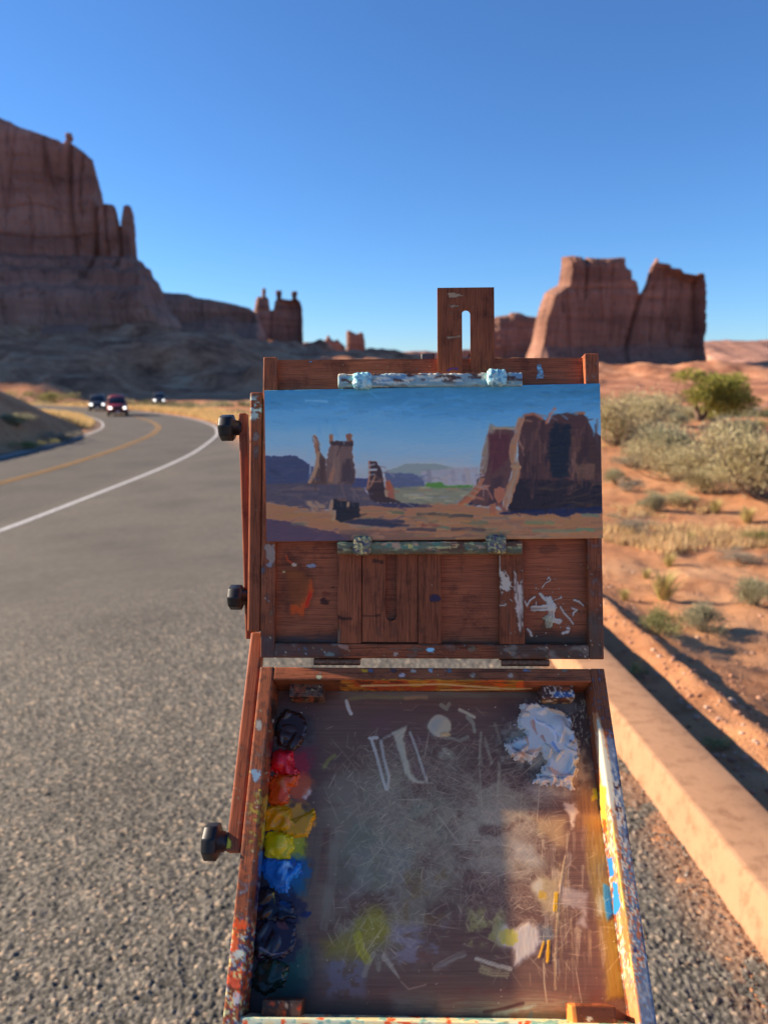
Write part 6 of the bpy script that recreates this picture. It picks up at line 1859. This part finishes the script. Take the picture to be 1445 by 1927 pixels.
# gravel caught along the foot of the kerb and scattered over the pavement edge
n = 3200
y = 1.2 + 9 * rng.random(n) ** 1.6
u = rng.exponential(.10, n) + .004
x = x_right(y) - u
ok = asphalt_in(x, y) > 0
pos = np.stack([x, y, plane(x, y) + .004], -1)[ok]
sz = (.002 + .0085 * rng.random(ok.sum()) ** 4.0)
tint = np.array([(.7, .55, .42), (.6, .42, .30), (.42, .38, .34), (.95, .82, .68), (.3, .28, .26)])[rng.integers(5, size=ok.sum())] * rng.uniform(.5, 1.1, (ok.sum(), 1))
scatter('gravel', 'loose gravel along the foot of the kerb', 'gravel', pv, [pf], np.full((len(pv), 3), .38), pos, sz, M_STONE, .001, tint, True)
# clods and stones on the bank behind the kerb
n = 4200
y = 2.2 + 14 * rng.random(n) ** 1.5
x = x_right(y) + .33 + rng.gamma(1.6, .55, n)
pos = np.stack([x, y, land(x, y)], -1)
sz = .004 + .026 * rng.random(n) ** 4
tint = np.array([(1, .5, .29), (1.1, .62, .40), (.8, .40, .25), (1.2, .8, .58)])[rng.integers(4, size=n)] * rng.uniform(.7, 1.15, (n, 1))
scatter('rubble', 'clods of red earth and small stones on the bank behind the kerb', 'rubble', pv, [pf], np.full((len(pv), 3), .46), pos, sz, M_STONE, .002, tint, True)

# golden grass on the road verges
def blades(n, seed):
    me_v, fs = [], []
    g = np.random.default_rng(seed)
    a = g.uniform(0, 6.283, n); t_ = np.abs(g.normal(0, .45, n)); L = g.uniform(.5, 1, n)
    b = np.stack([g.normal(0, .25, n), g.normal(0, .25, n), np.zeros(n)], -1)
    d = np.stack([np.cos(a) * np.sin(t_), np.sin(a) * np.sin(t_), np.cos(t_)], -1) * L[:, None]
    s_ = np.stack([-np.sin(a), np.cos(a), a * 0], -1) * .045
    v = np.stack([b - s_, b + s_, b + d], 1).reshape(-1, 3)
    return v, np.arange(3 * n).reshape(n, 3)
bv_, bf_ = blades(16, 4)
def verge(n, y0, y1, side, w0, w1):
    i = rng.integers(len(RC), size=n * 3)
    k = (RC[i, 1] > y0) & (RC[i, 1] < y1)
    i = i[k][:n]
    off = side * (4.35 + w0 + (w1 - w0) * rng.random(len(i)) ** 1.5)
    p = RC[i] + RN[i] * off[:, None] + rng.normal(0, .2, (len(i), 2))
    ok = asphalt_in(p[:, 0], p[:, 1]) < -.05
    p = p[ok]
    return np.c_[p, land(p[:, 0], p[:, 1])]
pos = np.concatenate([verge(2200, 48, 80, -1, .1, 2.4), verge(3600, 46, 100, 1, .2, 4.5)])
scatter('verge_grass', 'golden dry grass along both verges of the bending road', 'grass', bv_, [bf_], np.tile(np.array([.70, .50, .22]), (len(bv_), 1)), pos, rng.uniform(.25, .6, len(pos)), M_LEAF)
# thin dry grass over the sand at the right
n = 13000
r_ = 5 + 75 * rng.random(n) ** 1.5
a_ = rng.uniform(.16, .62, n)
x, y = r_ * np.sin(a_), r_ * np.cos(a_)
k = (fbm2(x / 3, y / 3, 77, 3) > .53) & (asphalt_in(x, y) < -1.5 - 1.6 * (y < 12))
pos = np.stack([x[k], y[k], land(x[k], y[k])], -1)
scatter('dry_grass', 'sparse straw-coloured grass over the sand at the right', 'grass', bv_, [bf_], np.tile(np.array([.62, .44, .22]), (len(bv_), 1)), pos, rng.uniform(.08, .26, len(pos)), M_LEAF)
# scrub on the flats and slopes
sv_, sf_ = blades(34, 9)
sv_ = sv_ * np.array([1.3, 1.3, .75])
n = 11000
r_ = 55 * (600 / 55) ** rng.random(n)
a_ = rng.uniform(-.62, .62, n)
x, y = r_ * np.sin(a_), r_ * np.cos(a_)
k = (asphalt_in(x, y) < -5) & (fbm2(x / 25, y / 25, 78, 3) > .42)
x, y, r_ = x[k], y[k], r_[k]
pos = np.stack([x, y, land(x, y) - .05], -1)
cc = np.array([(.10, .11, .05), (.30, .27, .15), (.42, .36, .20), (.14, .14, .07)])[rng.integers(4, size=len(x))]
scatter('scrub', 'dark scrub dotting the flats and slopes below the cliffs', 'scrub', sv_, [sf_], np.ones((len(sv_), 3)), pos, rng.uniform(.5, 1.7, len(x)) * (.5 + np.minimum(r_ / 300, 1.2)), M_LEAF, 0, cc)

n = 4200
r_ = 90 * (600 / 90) ** rng.random(n)
a_ = rng.uniform(-.62, .62, n)
x, y = r_ * np.sin(a_), r_ * np.cos(a_)
k = (asphalt_in(x, y) < -8) & (fbm2(x / 40, y / 40, 79, 3) > .45)
x, y, r_ = x[k], y[k], r_[k]
pos = np.stack([x, y, land(x, y)], -1)
tint = np.array([(1, .46, .29), (.8, .38, .25), (1.1, .58, .4)])[rng.integers(3, size=len(x))] * rng.uniform(.6, 1.2, (len(x), 1))
scatter('boulders', 'fallen red boulders strewn over the slopes below the cliffs', 'rubble', pv, [pf], np.full((len(pv), 3), .30), pos, (.25 + 1.6 * rng.random(len(x)) ** 3) * (.5 + np.minimum(r_ / 300, 1.5)), M_STONE, 0, tint, False)

# ------------------------------------------------------------------ cars on the far bend
M_GLASS = simple('car_glass', (.012, .014, .017), .08, 0, .6)
M_TYRE = simple('tyre_rubber', (.018, .018, .018), .85)
M_RIM = simple('alloy_rim', (.45, .45, .46), .35, .8)
M_TRIM = simple('black_trim', (.02, .02, .022), .6)
def glint_mat():
    t = NT('glint_headlamp')
    t.b.inputs['Emission Color'].default_value = (1, .95, .85, 1)
    t.b.inputs['Emission Strength'].default_value = 1.2  # the glow stands in for sun glints on the lamp glass
    return t.set((.9, .9, .88), .2)
M_GLINT = glint_mat()
def paint_mat(name, col):
    t = NT(name)
    t.b.inputs['Coat Weight'].default_value = .6
    return t.set(col, .35, .5)
def loft(secs, cap=True):
    """secs: list of (y, half width bottom, half width top, z0, z1) with rounded shoulders"""
    V = []
    for (yy, wb, wt, z0, z1) in secs:
        r = min(.12, (z1 - z0) * .3)
        pts = [(-wb, z0), (-wb - .02, (z0 + z1) / 2 * .9 + .1 * z0), (-wt, z1 - r), (-wt + r * .9, z1), (0, z1 + .02), (wt - r * .9, z1), (wt, z1 - r), (wb + .02, (z0 + z1) / 2 * .9 + .1 * z0), (wb, z0), (0, z0)]
        V.append([(a, yy, b) for a, b in pts])
    v = np.array(V).reshape(-1, 3)
    m = 10
    f = [grid_faces(len(secs), m, True)[:, ::-1]]
    e0 = np.arange(m); e1 = e0 + (len(secs) - 1) * m
    caps = [np.array([[0, 1, 2, 9]]) + 0, np.array([[2, 3, 4, 9], [4, 5, 6, 9], [6, 7, 8, 9]])]
    cf = np.concatenate(caps)
    f.append(cf); f.append(cf[:, ::-1] + (len(secs) - 1) * m)
    return v, np.concatenate(f)
def make_car(name, label, loc, rz, col, lit=True, tall=1.0):  # lit: headlamps glow to imitate sun glints
    """front of the car faces local -Y"""
    o = empty(name, loc, rz)
    tag(o, label, 'car', 'cars on the far road')
    body = paint_mat('car_paint', col)
    def part(nm, v, f, m, parent=None, smooth=True):
        c = bpy.data.objects.new(nm, mesh_np(nm, v, f, smooth)); COL.objects.link(c)
        c.parent = parent or o; c.data.materials.append(m)
        return c
    T = tall
    b = part('body', *loft([(-2.3, .78, .70, .34, .78 * T), (-2.2, .86, .80, .30, .92 * T), (-1.2, .90, .86, .30, 1.02 * T), (-.9, .90, .87, .30, 1.05 * T), (1.6, .90, .87, .30, 1.06 * T), (2.2, .86, .80, .32, 1.0 * T), (2.3, .8, .72, .36, .92 * T)]), body)
    part('roof', *loft([(-.35, .66, .60, 1.50 * T, 1.62 * T), (.1, .70, .64, 1.52 * T, 1.72 * T), (1.5, .70, .64, 1.52 * T, 1.72 * T), (2.0, .66, .60, 1.48 * T, 1.64 * T)]), body)
    part('window', *loft([(-1.05, .84, .78, 1.0 * T, 1.08 * T), (-.40, .82, .66, 1.0 * T, 1.56 * T), (1.9, .82, .66, 1.0 * T, 1.60 * T), (2.2, .80, .72, .98 * T, 1.08 * T)]), M_GLASS)
    for sx in (-1, 1):
        part('pillar', *tube([(sx * .80, -1.02, 1.04 * T), (sx * .64, -.34, 1.58 * T)], [.045, .04], 6), body)
        part('pillar', *tube([(sx * .845, .55, 1.04 * T), (sx * .68, .55, 1.58 * T)], [.04, .04], 6), body)
        part('mirror', *round_box(sx * .98 - .10, sx * .98 + .10, -.95, -.80, 1.05 * T, 1.2 * T, .03, .05), body)
        part('headlight', *(lambda q: (q[0] * np.array([1.25, 1, 1]) + np.array([sx * .60, -2.33, .74 * T]), q[1]))(lathe([(-.02, .001, 0), (-.01, .09, 0), (.06, .11, 0), (.10, .10, 0)], 16, 1)), M_GLINT if lit else M_RIM)
        for yy in (-1.42, 1.42):
            w = part('wheel', *(lambda q: (q[0] + np.array([sx * .80, yy, .35]), q[1]))(lathe([(-.11, .20, 0), (-.12, .33, 0), (-.08, .355, 0), (.08, .355, 0), (.12, .33, 0), (.11, .20, 0)], 24, 0)), M_TYRE)
            part('rim', *(lambda q: (q[0] + np.array([sx * .80, yy, .35]), q[1]))(lathe([(-.10, .001, 0), (-.10, .21, 0), (.10, .21, 0), (.10, .001, 0)], 16, 0)), M_RIM, w)
    part('grille', *round_box(-.45, .45, -2.345, -2.25, .62 * T, .84 * T, .02, .1), M_TRIM)
    part('bumper', *round_box(-.84, .84, -2.40, -2.15, .34, .56, .06, .12), M_TRIM)
    part('number_plate', *round_box(-.16, .16, -2.42, -2.40, .42, .52, .004, .1), simple('plate_white', (.7, .7, .68), .5))
    return o
def on_road(y, off):
    i = int(np.argmin(np.abs(RC[:, 1] - y)))
    p = RC[i] + RN[i] * off
    t = RC[i + 1] - RC[i - 1]
    return (p[0], p[1], float(plane(p[0], p[1])) + .01), math.atan2(-t[0], t[1])
loc = tuple(drop(222, 781.5))
make_car('red_car', 'red car with sun glints on its headlamps coming round the bend of the road', loc, .36, (.30, .018, .014), True, 1.08)
loc = tuple(drop(185, 772))
make_car('oncoming_car', 'dark car with sun glints on its headlamps following the red car', loc, .35, (.05, .052, .058), True)
for px, py, rz, col, lab, lit in [(300, 762, .3, (.06, .06, .07), 'dark parked car on the flats beyond the bend, right of the red car', True)]:
    b = drop(px, py)
    make_car('parked_car', lab, tuple(b), rz, col, lit)

# ------------------------------------------------------------------ tripod that carries the box
foot = TRAY.w(np.array([0.0, -.13, -.053]))
top = foot + np.array([0, -.012, -.135])
hv, hf = merge([lathe([(0, .001, 0), (0, .024, 0), (-.030, .024, 0), (-.034, .016, 0), (-.075, .016, 0), (-.080, .034, 0), (-.110, .034, 0), (-.112, .001, 0)], 24, 2)])
link('tripod_head', mesh_np('tripod_head', hv + foot + np.array([0, -.012, -.040]), hf), M_KNOB, box, Matrix.Identity(4), HINGE)
for k in range(3):
    a_ = math.radians(90 + 120 * k)
    ex_, ey_ = foot[0] + .34 * math.cos(a_), foot[1] + .34 * math.sin(a_)
    end = np.array([ex_, ey_, float(plane(np.array([ex_]), np.array([ey_]))[0]) + .004])
    st_ = top + np.array([.022 * math.cos(a_), .022 * math.sin(a_), 0])
    lv, lf = tube([st_, st_ + (end - st_) * .45, st_ + (end - st_) * .46, end], [.013, .013, .010, .010], 12)
    link('tripod_leg', mesh_np('tripod_leg', lv, lf), M_KNOB, box, Matrix.Identity(4), HINGE)
